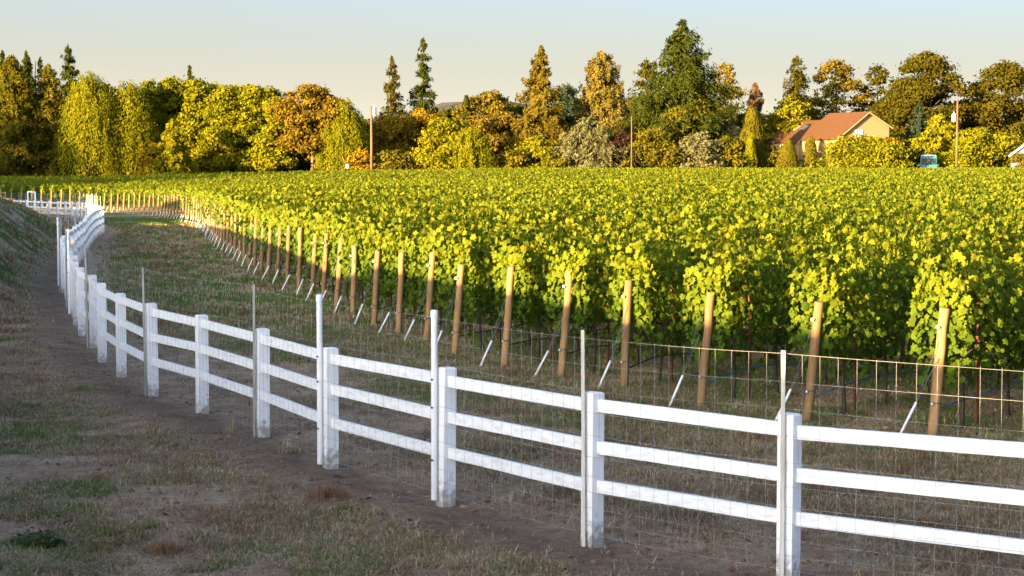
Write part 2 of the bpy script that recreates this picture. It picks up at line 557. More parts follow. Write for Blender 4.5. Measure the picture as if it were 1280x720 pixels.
def leaves(P, Nn, size, kind, rng, axis_=None, aspect=1.0):
    """kind: 'grape' lobed folded leaf, 'quad' bent card; returns V, F, faces per leaf."""
    n = len(P)
    Nn = unit(Nn)
    A = rng.normal(size=(n, 3)) if axis_ is None else axis_
    T = unit(A - (A * Nn).sum(1, keepdims=True) * Nn)
    B = np.cross(Nn, T)
    s = np.asarray(size).reshape(-1, 1, 1) * np.ones((n, 1, 1))
    if kind == 'grape':
        tp = LEAF5
        V = P[:, None] + s * (B[:, None] * tp[None, :, 0:1] + T[:, None] * tp[None, :, 1:2] + Nn[:, None] * tp[None, :, 2:3])
        o = (np.arange(n) * 14)[:, None]
        Fc = np.concatenate([o + np.array([[0, 1, 2, 3, 4, 5, 6, 7]]), o + np.array([[7, 8, 9, 10, 11, 12, 13, 0]])], 1).reshape(-1, 8)
        return V.reshape(-1, 3), Fc, 2
    if kind == 'tri':
        tp = np.array([(-.5 * aspect, -.5, 0), (.5 * aspect, -.4, 0), (0, .6, -.08)])
        V = P[:, None] + s * (B[:, None] * tp[None, :, 0:1] + T[:, None] * tp[None, :, 1:2] + Nn[:, None] * tp[None, :, 2:3])
        return V.reshape(-1, 3), (np.arange(n) * 3)[:, None] + np.array([[0, 1, 2]]), 1
    tp = np.array([(0, -.55, 0), (.42 * aspect, -.05, -.08), (0, .55, 0), (-.42 * aspect, .05, -.08)])
    V = P[:, None] + s * (B[:, None] * tp[None, :, 0:1] + T[:, None] * tp[None, :, 1:2] + Nn[:, None] * tp[None, :, 2:3])
    return V.reshape(-1, 3), (np.arange(n) * 4)[:, None] + np.array([[0, 1, 2, 3]]), 1


# ------------------------------------------------------------------ vineyard
TH = math.radians(40)
U = np.array([math.sin(TH), math.cos(TH)])
NV = np.array([math.cos(TH), -math.sin(TH)])
ROW_S = 1.75
FAR = 214.0
ORD = ['first', 'second', 'third', 'fourth', 'fifth', 'sixth', 'seventh', 'eighth', 'ninth', 'tenth', 'eleventh', 'twelfth', 'thirteenth', 'fourteenth',
       'fifteenth', 'sixteenth', 'seventeenth', 'eighteenth', 'nineteenth', 'twentieth']

starts = [np.array(p) for p in edge_near]
offs = EL @ NV
o0 = starts[-1] @ NV
k = 1
while True:
    t = o0 - ROW_S * k
    j = np.where((offs[:-1] >= t) & (offs[1:] < t))[0]
    if len(j) == 0: break
    j = j[-1]
    f = (offs[j] - t) / (offs[j] - offs[j + 1])
    p = EL[j] * (1 - f) + EL[j + 1] * f
    if p[1] > 192: break
    starts.append(p)
    k += 1
extra_rows = [starts[0] + (starts[0] - starts[1]) * k for k in (1, 2)]      # just outside the frame on the right


def rowlen(p):
    # length until the row leaves the view (with a margin) or meets the end of the field
    a = .325
    den = U[0] - a * U[1]
    t1 = (a * p[1] - p[0] + 2.5) / den
    return max(5.0, min(t1, (FAR - p[1]) / U[1]))


def make_row(p, idx, label, rng):
    L_ = rowlen(p)
    near = math.hypot(*p)
    # sample along the row
    seg = .5
    ts = np.arange(0, L_, seg)
    dist = p[1] + U[1] * ts
    size = np.clip(.086 * np.maximum(1, dist / 28) ** .52, .086, .155)
    dens = 940 * (.086 / size) ** 2 * np.where(dist > 60, .8, 1) * np.where(dist > 110, .75, 1)
    cnt = rng.poisson(dens * seg)
    T_ = np.repeat(ts, cnt) + rng.random(cnt.sum()) * seg
    S_ = np.repeat(size, cnt) * rng.uniform(.5, 1.3, len(T_))
    n = len(T_)
    ph = idx * 13.7
    # envelope along the row
    thick = .24 + .16 * vnoise(T_, T_ * 0 + ph, .9, 1) + .07 * vnoise(T_, T_ * 0 + ph, .3, 2)
    top = 1.74 + .17 * vnoise(T_, T_ * 0 + ph, 1.3, 3) + .13 * vnoise(T_, T_ * 0 + ph, .4, 4)
    bot = .54 + .28 * vnoise(T_, T_ * 0 + ph, .8, 5)
    bot = bot + .02 * np.exp(-T_ / .4)
    top = top - .16 * np.exp(-T_ / .35)
    shell = rng.random(n) < .8
    # walk round the outline: left side, top, right side
    side = rng.random(n)
    zz = bot + (top - bot) * rng.random(n) ** .9
    q = np.where(side < .4, -1.0, 1.0)
    taper = 1 - .45 * np.clip((zz - (top - .35)) / .35, 0, 1) ** 2
    lowt = .55 + .45 * np.clip((zz - bot) / .25, 0, 1)
    c = q * thick * taper * lowt * np.where(shell, 1 + .18 * rng.normal(size=n), rng.random(n))
    nx_, nz_ = q * 1.0, .25 + .2 * rng.normal(size=n)
    istop = side > .80
    c = np.where(istop, (rng.random(n) * 2 - 1) * thick * .95, c)
    zz = np.where(istop, top - .09 * rng.random(n) - .25 * (np.abs(c) / thick) ** 3, zz)
    nx_ = np.where(istop, c / thick * .7, nx_)
    nz_ = np.where(istop, .45, nz_)
    # shoots standing above the hedge and hanging below it
    sh = rng.random(n) < .09
    shk = np.floor(T_ / .17)
    zz = np.where(sh, top + .27 * np.abs(np.sin(shk * 7.3 + ph)) * rng.random(n), zz)
    c = np.where(sh, .2 * np.sin(shk * 3.1 + ph) + .03 * rng.normal(size=n), c)
    hg = (rng.random(n) < .03) & (near < 60)
    zz = np.where(hg, bot - .22 * rng.random(n), zz)
    tt = T_.copy()
    # the end face of the row
    en = (tt < .55) & (rng.random(n) < .70)
    tt = np.where(en, -.06 + .16 * rng.random(n) + .14 * vnoise(zz, zz * 0 + ph, .25, 8), tt)
    c = np.where(en, (rng.random(n) * 2 - 1) * thick * 1.02 * taper * lowt, c)
    P = np.zeros((n, 3))
    P[:, 0] = U[0] * tt + NV[0] * c
    P[:, 1] = U[1] * tt + NV[1] * c
    lift = height(p[0] + P[:, 0], p[1] + P[:, 1], False) - hz(*p) if near > 45 or L_ > 20 else 0
    P[:, 2] = zz + lift
    Nn = np.zeros((n, 3))
    nu = np.where(en, -1.0, np.where(istop | sh, -.25, 0)) + np.where(istop | sh, .75, .4) * rng.normal(size=n)
    nx_ = np.where(en, .3 * nx_, nx_) + np.where(istop | sh, .75, .4) * rng.normal(size=n)
    Nn[:, 0] = U[0] * nu + NV[0] * nx_
    Nn[:, 1] = U[1] * nu + NV[1] * nx_
    Nn[:, 2] = nz_ + .3 * rng.normal(size=n)
    # leaves hang: their tips point down
    ax = np.zeros((n, 3)); ax[:, 2] = -1
    ax += .6 * rng.normal(size=(n, 3))
    Vs, Fs, R = [], [], []
    base = 0
    # exposed, young leaves at the top are yellower than old leaves inside and low down
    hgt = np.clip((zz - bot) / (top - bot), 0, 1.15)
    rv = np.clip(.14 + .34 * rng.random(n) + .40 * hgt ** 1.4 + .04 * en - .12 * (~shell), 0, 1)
    dleaf = p[1] + U[1] * tt
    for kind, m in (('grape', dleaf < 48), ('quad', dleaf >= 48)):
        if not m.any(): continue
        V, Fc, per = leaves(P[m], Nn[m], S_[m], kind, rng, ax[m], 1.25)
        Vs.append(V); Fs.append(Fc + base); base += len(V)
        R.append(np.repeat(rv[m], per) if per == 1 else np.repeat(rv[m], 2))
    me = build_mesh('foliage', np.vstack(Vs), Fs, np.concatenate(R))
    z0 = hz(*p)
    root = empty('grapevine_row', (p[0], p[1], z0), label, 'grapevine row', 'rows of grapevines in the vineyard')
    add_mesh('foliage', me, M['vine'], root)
    if near < 62:
        m_ = 8 if near < 40 else 4
        for q_ in range(m_):
            t = .75 + 1.25 * q_ + rng.uniform(-.1, .1)
            b0 = U * t
            pts, x, y = [], b0[0], b0[1]
            for s in range(6):
                pts.append((x, y, -.05 + s * .19))
                x += rng.uniform(-.025, .025); y += rng.uniform(-.025, .025)
            arm = MB().tube(pts, [.036, .03, .026, .026, .03, .024], 6)
            e1 = np.array(pts[-1])
            for sg in (-1, 1):
                arm.tube([e1, e1 + np.array([U[0] * sg * .3, U[1] * sg * .3, .06]), e1 + np.array([U[0] * sg * .6, U[1] * sg * .6, .05])], [.022, .016, .01], 5)
            arm.build('trunk', M['vine_bark'], root, smooth=True)
        st = MB().box((U[0] * 1.15, U[1] * 1.15, .75), (.035, .035, 1.6), rz=.6)
        st.build('steel_stake', M['rust'], root)
        ln = min(L_, 9)
        pts = [(U[0] * t + .02 * math.sin(t * 2), U[1] * t, .40 - .03 * math.sin(t * 2.1 + idx) - .10 * math.exp(-t / .25)) for t in np.linspace(.05, ln, 16)]
        MB().tube(pts, .011, 6).build('drip_hose', M['hose_blue'] if idx in (0, 1, 2) else M['hose_black'], root, smooth=True)
        for zw in (.78, 1.15, 1.5):
            MB().tube([(-.0, 0, zw), (U[0] * ln, U[1] * ln, zw)], .0025, 4).build('trellis_wire', M['dark_wire'], root)
    return root


rngv = np.random.default_rng(3)
for i, p in enumerate(extra_rows):
    make_row(p, 200 + i, 'grapevine row just beyond the right edge, nearer than the first wooden end post', rngv)
for i, p in enumerate(starts):
    if i < 20:
        lb = f'grapevine row starting behind the {ORD[i]} wooden end post from the right'
    elif p[1] < 150:
        lb = 'distant grapevine row, one of many merging into the yellow-green canopy'
    else:
        lb = 'far grapevine row ending in the dark shaded strip at left'
    make_row(p, i, lb, rngv)


# end posts and anchors
def post_mesh(rng):
    mb = MB()
    n = 10
    pts, rs = [], []
    for s in range(8):
        z = -.1 + 1.68 * s / 7
        pts.append((.058 * z + .004 * rng.normal(), .004 * rng.normal(), z))
        rs.append(.064 - .006 * s / 7 + .002 * rng.normal())
    pts.append((pts[-1][0], pts[-1][1], pts[-1][2] + .006)); rs.append(.05)
    mb.tube(pts, rs, n)
    return mb.mesh('post', True)


rngp = np.random.default_rng(9)
pm = [post_mesh(rngp) for _ in range(6)]
knob = MB().tube([(0, -.062, 1.36), (0, -.082, 1.36)], .022, 10).mesh('wire_knob')
band = MB().tube([(.024, 0, .41), (.025, 0, .43)], .069, 12, False).mesh('wire_tie')
tail = MB().tube([(-.03, -.066, .42), (-.04, -.075, .40)], .016, 8).mesh('clamp')
sleeve = MB().tube([(0, 0, -.02), (.205, 0, .43)], .0165, 8).mesh('sleeve', True)
guy = MB().tube([(.205, 0, .43), (.45, 0, .97)], .006, 5).tube([(.2, 0, .43), (.47, .03, 1.22)], .004, 5).mesh('guy_wire')
M['clamp'] = noise_mat('pale_plastic', [(.3, (.5, .47, .4)), (.7, (.7, .66, .58))], 4, .5, bump=0)
for i, p in enumerate(extra_rows + starts):
    i -= len(extra_rows)
    z = hz(*p)
    if i < 0:
        lb = 'wooden trellis end post just beyond the right edge of the picture'
        la = 'white anchor sleeve just beyond the right edge of the picture'
    elif i < 20:
        lb = f'{ORD[i]} round wooden trellis end post from the right, before its vine row'
        la = f'white sleeved guy anchor beside the {ORD[i]} wooden end post from the right'
    elif p[1] < 100:
        lb = 'small sunlit wooden end post among the crowded middle of the curving line'
        la = 'short white sleeve slanting up to a post in the crowded middle line'
    else:
        lb = 'tiny far wooden end post near the white fence, last stretch of line'
        la = 'tiny far white anchor sleeve in the last stretch of the line'
    r = empty('trellis_end_post', (p[0] - U[0] * .06, p[1] - U[1] * .06, z), lb, 'post', 'wooden end posts of the vine rows')
    r.rotation_euler = (rngp.uniform(-.03, .03), rngp.uniform(-.025, .03), 0)
    r.scale = (1, 1, rngp.uniform(.94, 1.05))
    o = add_mesh('post', pm[i % 6], M['post_wood'], r)
    o.rotation_euler = (0, 0, 0)
    if p[1] < 60:
        if i % 3 != 2: add_mesh('wire_knob', knob, M['clamp'], r)
        add_mesh('wire_tie', band, M['dark_wire'], r)
        add_mesh('clamp', tail, M['clamp'], r)
    r2 = empty('guy_anchor', (p[0] - .46 + rngp.uniform(-.03, .03), p[1] - .12, hz(p[0] - .46, p[1] - .12)), la, 'anchor', 'white sleeved anchors of the end posts')
    r2.rotation_euler = (0, rngp.uniform(-.06, .06), rngp.uniform(-.15, .15))
    add_mesh('sleeve', sleeve, M['pvc'], r2)
    add_mesh('guy_wire', guy, M['dark_wire'], r2)

# ------------------------------------------------------------------ white fence
PH, PW = 1.30, .137
rail_z = (1.187, .838, .488)


def resample(path, step, start=0.0):
    d = np.concatenate([[0], np.cumsum(np.linalg.norm(np.diff(path, axis=0), axis=1))])
    s = np.arange(start, d[-1], step)
    return np.stack([np.interp(s, d, path[:, 0]), np.interp(s, d, path[:, 1])], 1)


def fence(posts, name, label, bays_as_parts, wire_bays, stake_at, pipe_at, rng):
    posts = [np.array(p) for p in posts]
    z = [hz(*p) for p in posts]
    root = empty(name, (posts[0][0], posts[0][1], 0), label, 'fence')
    o3 = np.array([posts[0][0], posts[0][1], 0])
    n = len(posts)
    tang = [posts[min(i + 1, n - 1)] - posts[max(i - 1, 0)] for i in range(n)]
    tops = []
    for i, p in enumerate(posts):
        a = math.atan2(tang[i][1], tang[i][0])
        lean = rng.uniform(-.012, .012, 2)
        h = PH + rng.uniform(-.015, .015)
        mb = MB()
        az = np.array([lean[0], lean[1], 1.0]); az /= np.linalg.norm(az)
        ax = np.array([math.cos(a), math.sin(a), 0]); ay = np.cross(az, ax)
        c = np.array([p[0], p[1], z[i]]) - o3
        mb.box(c + az * (h / 2 - .05), (PW, PW, h + .1 - .012), axes=(ax, ay, az))
        mb.box(c + az * (h - .004), (PW - .004, PW - .004, .016), axes=(ax, ay, az), taper=.82)
        mb.build('post', M['white'], root)
    rest = MB()
    for i in range(n - 1):
        a2, b2 = posts[i], posts[i + 1]
        t = (b2 - a2) / np.linalg.norm(b2 - a2)
        for rz in rail_z:
            j1, j2 = rng.uniform(-.012, .012, 2)
            A = np.array([*(a2 + t * (PW / 2 - .015)), z[i] + rz + j1]) - o3
            B = np.array([*(b2 - t * (PW / 2 - .015)), z[i + 1] + rz + j2]) - o3
            if i < bays_as_parts:
                MB().beam(A, B, .042, .108).build('rail', M['rail'], root)
            else:
                rest.beam(A, B, .042, .108)
    if rest.v:
        tag(rest.build('rail', M['rail'], root), kind='stuff')
    # netting on the near side, stakes and pipes that hold it
    side = []
    for i in range(n):
        t = tang[i] / np.linalg.norm(tang[i])
        side.append(np.array([-t[1], t[0]]) * (PW / 2 + .012))
    line = catmull([posts[i] + side[i] for i in range(wire_bays + 1)], .15)
    zl = height(line[:, 0], line[:, 1], False)
    dcum = np.concatenate([[0], np.cumsum(np.linalg.norm(np.diff(line, axis=0), axis=1))])
    mb = MB()
    for hgt in (.10, .21, .33, .46, .60, .76, .94, 1.14, 1.36, 1.58, 1.80):
        wob = hgt + .02 * (vnoise(dcum, dcum * 0 + hgt * 9, 1.6, 3) - .5) - (.03 * np.abs(np.sin(dcum * PI / 4.7)) if hgt > 1.3 else 0)
        mb.tube(np.stack([line[:, 0] - o3[0], line[:, 1] - o3[1], zl + wob], 1), .0014, 4)
    for i in range(0, len(line), 1):
        x, y = line[i] - o3[:2]
        j = .02 * (vnoise([dcum[i]], [3.3], .4, 1)[0] - .5)
        mb.tube([(x, y, zl[i] + .08), (x + j, y, zl[i] + .9), (x, y, zl[i] + 1.79)], .00115, 4)
    mb.build('wire_mesh', M['wire'], root)
    for i, mat in stake_at:
        if i >= n: continue
        p = posts[i] + side[i] * 1.25
        t = tang[i] / np.linalg.norm(tang[i])
        p = p - t * .0
        mb = MB()
        l = rng.uniform(-.03, .03)
        a = np.array([p[0], p[1], z[i] - .02]) - o3
        mb.beam(a, a + np.array([l, 0, 1.84 + rng.uniform(-.03, .03)]), .035, .028)
        mb.build('stake', mat, root)
    for i in pipe_at:
        if i >= n: continue
        t = tang[i] / np.linalg.norm(tang[i])
        p = posts[i] + side[i] * 1.0 + side[i] / np.linalg.norm(side[i]) * .022 + t * .04
        a = np.array([p[0], p[1], z[i]]) - o3
        pole = MB().tube([a + [0, 0, .03], a + [.004, 0, 1.83]], .031, 14).build('pipe_pole', M['pvc'], root, smooth=False)
        MB().tube([a + [.004, 0, 1.80], a + [.004, 0, 1.855], a + [.004, 0, 1.868]], [.037, .037, .028], 14).build('cap', M['pvc'], pole)
        bl = MB()
        for q in (.42, .93, 1.2):
            bl.box(a + np.array([-.02, -.03, q]), (.02, .02, .018))
        bl.build('bolt', M['dark_wire'], pole)
    return root


near_line = list(reversed(right_posts[1:]))  # posts right of the frame
ordered = [right_posts[1], right_posts[2]] + near_posts
i0 = np.argmin(np.linalg.norm(FL - near_posts[-1], axis=1))
ordered += list(resample(FL[i0:], 2.38, 2.38))
fr = np.random.default_rng(21)
sw, gs = M['stake_wood'], M['grey_stake']
stakes = [(1, sw), (2, sw), (3, sw), (6, gs), (8, gs), (11, gs)] + [(k, gs) for k in range(15, 60, 2)]
fence(ordered, 'white_fence', 'long white three rail fence curving through foreground, backed with wire mesh', 33, min(len(ordered) - 1, 13), stakes, [4, 5, 14, 18, 23], fr)
fp = resample(catmull(far_ctrl, .5), 2.38)
far_f = fence(fp, 'white_fence', 'short far run of white rail fence crossing behind the bank at left', 33, len(fp) - 1,
              [(k, gs) for k in range(0, 60, 1)], [2], fr)
# tall gate frame in the far run
gi = int(np.argmin([abs(pix((p[0], p[1], .5))[0] - 36) for p in fp]))
ga, gb = fp[gi], fp[max(gi - 1, 0)]
gz = hz(*ga)
gf = empty('gate_frame', (ga[0], ga[1], gz), 'tall white square gate frame rising above the far fence run at left', 'gate frame')
d = np.array([gb[0] - ga[0], gb[1] - ga[1]])
for k, q in enumerate((np.zeros(2), d)):
    MB().box((q[0] + .09, q[1] - .12, .93), (.10, .10, 1.86)).build('post', M['white'], gf)
MB().beam((.09, -.12, 1.90), (d[0] + .09, d[1] - .12, 1.90), .10, .08).build('crossbar', M['white'], gf)

# ------------------------------------------------------------------ ground plants
M['straw'] = leaf_mat('dry_grass_blade', [(0, (0.179, 0.125, 0.069)), (.45, (0.358, 0.275, 0.155)), (.8, (0.563, 0.450, 0.276)), (1, (0.660, 0.600, 0.402))], .25, .7, .2, tint=(1, .95, .8))
M['deadweed'] = leaf_mat('dead_weed', [(0, (0.126, 0.061, 0.031)), (.5, (0.266, 0.142, 0.075)), (1, (0.420, 0.250, 0.131))], .2, .8, .1, tint=(1, .9, .7))
M['grass'] = leaf_mat('green_grass_blade', [(0, (0.056, 0.098, 0.020)), (.5, (0.112, 0.182, 0.033)), (1, (0.225, 0.273, 0.066))], .35, .6, .2)


def blades(P, h, w, rng, bend=.5, flat=.35):
    n = len(P)
    a = rng.random(n) * 2 * PI
    lean = np.abs(rng.normal(size=n)) * bend
    d = np.stack([np.cos(a), np.sin(a), np.zeros(n)], 1)
    s = np.stack([-np.sin(a), np.cos(a), np.zeros(n)], 1)
    up = np.array([0, 0, 1.])
    h = h[:, None]; w = w[:, None]; lean = lean[:, None]
    V = np.stack([P - s * w / 2, P + s * w / 2, P + up * h * .55 + d * lean * h * .4 + s * w * .35, P + up * h * .55 + d * lean * h * .4 - s * w * .35,
                  P + up * h * (1 - flat * lean) + d * lean * h], 1)
    o = (np.arange(n) * 5)[:, None]
    return V.reshape(-1, 3), (o + np.array([[0, 1, 2, 3]])), (o + np.array([[3, 2, 4]]))


def scatter(n, xr, yr, rng, near=True):
    # random points inside the view wedge, denser towards the camera
    y = rng.uniform(0, 1, n)
    y = yr[0] + (yr[1] - yr[0]) * y ** 1.25
    x = rng.uniform(-.315, .315, n) * y
    return x, y


def grass_layer(name, label, n, yr, which, mat, h, w, rng, bend, thr, clump=0):
    x, y = scatter(n, None, yr, rng)
    if clump:
        k = rng.integers(0, n // clump, n)
        x = x[k] + rng.normal(size=n) * .035 * (1 + y[k] / 40)
        y = y[k] + rng.normal(size=n) * .035 * (1 + y[k] / 40)
    fd, ed = poly_dist(x, y, BLc), poly_dist(x, y, ELc)
    dry, green = cover(x, y, fd, ed)
    v = dry if which == 'dry' else green
    keep = (rng.random(n) < v * 1.1 + thr) & (np.abs(fd - .2) > .35 * rng.random(n) + .1) & (-ed < 14)
    keep &= ~((fd > -.4) & (fd < .85) & (rng.random(n) < .72))
    x, y = x[keep], y[keep]
    z = height(x, y) - .008
    m = len(x)
    sc_ = np.clip(y / 26, 1, 3) ** .7
    big = .6 + .8 * vnoise(x, y, .9, 31)
    V, Q4, T3 = blades(np.stack([x, y, z], 1), h * rng.uniform(.45, 1.3, m) * big * np.minimum(sc_, 1.25), w * rng.uniform(.7, 1.3, m) * sc_, rng, bend)
    r = np.clip(rng.random(m) * .7 + .3 * vnoise(x, y, .5, 33), 0, 1)
    tag(add_mesh(name, build_mesh(name, V, [Q4, T3], np.concatenate([r, r])), mat), label, 'grass', kind='stuff')


rg = np.random.default_rng(77)
grass_layer('dry_grass', 'short straw coloured dry grass matted over the bare earth', 620000, (12, 36), 'dry', M['straw'], .075, .007, rg, 2.2, .05, 22)
grass_layer('dead_weeds', 'low brown dead weeds lying over the bare earth', 260000, (12, 40), 'dry', M['deadweed'], .08, .009, rg, 2.2, .06, 26)
grass_layer('distant_dry_grass', 'dry tufted grass over the bank and far lane', 260000, (34, 100), 'dry', M['straw'], .12, .014, rg, 1.1, .05, 18)
grass_layer('distant_weeds', 'brown weedy tufts over the bank and far lane', 60000, (34, 100), 'dry', M['deadweed'], .14, .016, rg, 1.1, .06, 24)
grass_layer('green_grass', 'patchy short green grass on the lane and near the fence', 420000, (12, 45), 'green', M['grass'], .075, .009, rg, .9, .0, 10)
grass_layer('distant_green_grass', 'olive green grass of the far lane', 380000, (38, 125), 'green', M['grass'], .085, .02, rg, .8, .05, 8)

# clods and pebbles on the soil
nC = 22000
x, y = scatter(nC, None, (12.5, 34), rg)
fd = poly_dist(x, y, FL)
kp = rg.random(nC) < .25 + .75 * np.exp(-((fd - .4) / .8) ** 2)
x, y = x[kp], y[kp]
z = height(x, y)
ico = np.array([(0, 0, 1), (.9, 0, .1), (.2, .9, 0), (-.8, .5, .1), (-.7, -.6, 0), (.3, -.9, .1), (0, 0, -.7)])
icf = np.array([(0, 1, 2), (0, 2, 3), (0, 3, 4), (0, 4, 5), (0, 5, 1), (6, 2, 1), (6, 3, 2), (6, 4, 3), (6, 5, 4), (6, 1, 5)])
m = len(x)
s = (.006 + .026 * rg.random(m) ** 5)[:, None, None]
V = np.stack([x, y, z], 1)[:, None] + s * (ico[None] * rg.uniform(.6, 1.3, (m, 7, 3)))
M['clod'] = noise_mat('soil_clod', [(.3, (.08, .055, .04)), (.6, (.16, .12, .09)), (.8, (.26, .21, .17))], 3, .95, bump=0)
tag(add_mesh('soil_clods', build_mesh('soil_clods', V.reshape(-1, 3), [((np.arange(m) * 7)[:, None, None] + icf[None]).reshape(-1, 3)]), M['clod']),
    'small brown clods and pebbles strewn over the bare soil', 'soil', kind='stuff')


# dead leaves that have dropped under the vines and along the fence
nL = 9000
x, y = scatter(nL, None, (13, 45), rg)
fd, ed = poly_dist(x, y, BLc), poly_dist(x, y, ELc)
kp = rg.random(nL) < np.where(-ed > -.6, .9, .12)
x, y = x[kp], y[kp]
m = len(x)
V, Fc, _ = leaves(np.stack([x, y, height(x, y) + .012], 1), np.stack([.35 * rg.normal(size=m), .35 * rg.normal(size=m), np.ones(m)], 1), rg.uniform(.03, .085, m), 'quad', rg, None, 1.2)
M['deadleaf'] = leaf_mat('dead_leaf', [(0, (.10, .045, .02)), (.5, (.24, .12, .05)), (1, (.40, .26, .12))], .15, .8, .1, tint=(1, .9, .7))
tag(add_mesh('fallen_leaves', build_mesh('fallen_leaves', V, [Fc], rg.random(m)), M['deadleaf']), 'brown dead leaves fallen under the vines', 'leaves', kind='stuff')


def tuft(px, py, n, r, h, w, mat, name, label, cat, rng, bend=.7, group=None, leafy=None):
    p = on_ground(px, py)
    p[2] = hz(p[0], p[1], True)
    ang, rad = rng.random(n) * 2 * PI, r * 1.2 * rng.random(n) ** .9 * (.75 + .25 * np.sin(np.arange(n)))
    rad = rad * (.7 + .5 * vnoise(np.cos(ang) * 2 + px, np.sin(ang) * 2 + py, 1.0, 3))
    P = np.stack([rad * np.cos(ang), rad * np.sin(ang), np.zeros(n)], 1)
    P[:, 2] = height(P[:, 0] + p[0], P[:, 1] + p[1]) - p[2] - .01
    V, Q4, T3 = blades(P, h * rng.uniform(.3, 1.25, n) * (1 - .75 * np.clip(rad / (r * 1.35), 0, 1)), w * rng.uniform(.6, 1.2, n), rng, bend * 1.25)
    rr = rng.random(n)
    me = build_mesh(name, V, [Q4, T3], np.concatenate([rr, rr]))
    if leafy is None:
        o = add_mesh(name, me, mat, None, p)
        return tag(o, label, cat, group, 'stuff' if name == 'grass_patch' else None)
    root = empty(name, p, label, cat, group)
    add_mesh('stems', me, mat, root)
    m = leafy[0]
    ang, rad = rng.random(m) * 2 * PI, r * 1.2 * np.sqrt(rng.random(m))
    P = np.stack([rad * np.cos(ang), rad * np.sin(ang), .02 + h * .8 * rng.random(m) * (1 - rad / (1.6 * r))], 1)
    V, Fc, _ = leaves(P, np.stack([.4 * rng.normal(size=m), .4 * rng.normal(size=m), np.ones(m)], 1), rng.uniform(.03, .065, m), 'quad', rng, None, 1.2)
    add_mesh('leaves', build_mesh('leaves', V, [Fc], rng.random(m)), leafy[1], root)
    return root


M['weedleaf'] = leaf_mat('weed_leaf', [(0, (.03, .055, .012)), (.6, (.07, .12, .02)), (1, (.16, .13, .03))], .35)
tuft(45, 690, 120, .20, .24, .006, M['deadweed'], 'weed_plant', 'leafy green weed with reddish stems, lower left corner of the ground', 'weed', rg, .8, None, (300, M['weedleaf']))
tuft(205, 690, 420, .30, .16, .006, M['deadweed'], 'dry_weed', 'rusty brown dead weed clump along the bottom, left of centre', 'weed', rg, .9)
tuft(185, 545, 300, .28, .17, .006, M['straw'], 'dry_weed', 'tan dry weed clump left of the fence, beside bare dark soil', 'weed', rg, .8)
tuft(362, 565, 160, .16, .26, .006, M['straw'], 'dry_grass_tuft', 'tall straw tuft at the fence foot left of the first pipe pole', 'grass tuft', rg, .6)
tuft(410, 625, 420, .26, .20, .006, M['deadweed'], 'dry_weed', 'dull olive brown weed clump below the first white pipe pole', 'weed', rg, .7)
tuft(290, 540, 60, .10, .28, .005, M['straw'], 'dry_grass_tuft', 'thin upright straw stalks beside the sixth fence post', 'grass tuft', rg, .4)
tuft(120, 600, 240, .24, .12, .006, M['deadweed'], 'dry_weed', 'small brown weed clump left of the largest bare patch', 'weed', rg, .9)
tuft(560, 700, 200, .20, .13, .006, M['straw'], 'dry_weed', 'pale dry weed clump near the bottom edge, left of the third post', 'weed', rg, .9)
tuft(330, 665, 320, .30, .12, .006, M['straw'], 'dry_weed', 'pale matted weed clump right of the rusty brown clump', 'weed', rg, 1.1)
tuft(30, 640, 260, .28, .10, .006, M['deadweed'], 'dry_weed', 'brown matted weed clump above the leafy green weed', 'weed', rg, 1.1)
tuft(45, 545, 500, .42, .10, .007, M['grass'], 'grass_patch', 'bright green grass patch at the left edge', 'grass', rg, .6)
tuft(100, 490, 500, .8, .09, .008, M['grass'], 'grass_patch', 'yellow green grass patch left of the fence, mid distance', 'grass', rg, .6)
tuft(400, 716, 500, .40, .08, .007, M['grass'], 'grass_patch', 'small green grass patch cut by the bottom edge', 'grass', rg, .6)
tuft(430, 640, 260, .25, .09, .007, M['grass'], 'grass_patch', 'small green grass patch below the first pipe pole', 'grass', rg, .6)
# ------------------------------------------------------------------ trees
PAL = {
    'yg': [(0, (0.074, 0.093, 0.004)), (.5, (0.155, 0.162, 0.005)), (1, (0.251, 0.234, 0.007))],
    'bright': [(0, (0.095, 0.109, 0.005)), (.5, (0.191, 0.186, 0.006)), (1, (0.269, 0.243, 0.011))],
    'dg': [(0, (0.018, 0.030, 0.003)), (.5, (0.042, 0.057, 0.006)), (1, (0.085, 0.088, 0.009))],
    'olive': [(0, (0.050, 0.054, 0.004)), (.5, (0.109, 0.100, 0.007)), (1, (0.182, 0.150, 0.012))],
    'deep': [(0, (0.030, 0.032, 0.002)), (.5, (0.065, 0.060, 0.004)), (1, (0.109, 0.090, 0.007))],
    'oak': [(0, (0.074, 0.054, 0.006)), (.5, (0.155, 0.112, 0.010)), (1, (0.255, 0.165, 0.015))],
    'brown': [(0, (0.064, 0.052, 0.006)), (.5, (0.134, 0.108, 0.012)), (1, (0.226, 0.164, 0.019))],
    'orange': [(0, (0.132, 0.090, 0.006)), (.5, (0.250, 0.163, 0.008)), (1, (0.367, 0.238, 0.015))],
    'silver': [(0, (0.071, 0.074, 0.033)), (.5, (0.141, 0.140, 0.060)), (1, (0.216, 0.212, 0.096))],
    'gold': [(0, (0.077, 0.068, 0.013)), (.5, (0.168, 0.134, 0.027)), (1, (0.272, 0.220, 0.048))],
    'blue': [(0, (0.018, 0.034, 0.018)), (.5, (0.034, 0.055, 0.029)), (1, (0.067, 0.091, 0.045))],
    'purple': [(0, (0.018, 0.010, 0.007)), (.5, (0.045, 0.023, 0.016)), (1, (0.090, 0.045, 0.026))],
    'red': [(0, (0.080, 0.024, 0.010)), (.5, (0.176, 0.052, 0.019)), (1, (0.272, 0.086, 0.032))],
    'pink': [(0, (0.090, 0.057, 0.026)), (.5, (0.195, 0.121, 0.054)), (1, (0.300, 0.194, 0.084))],
}
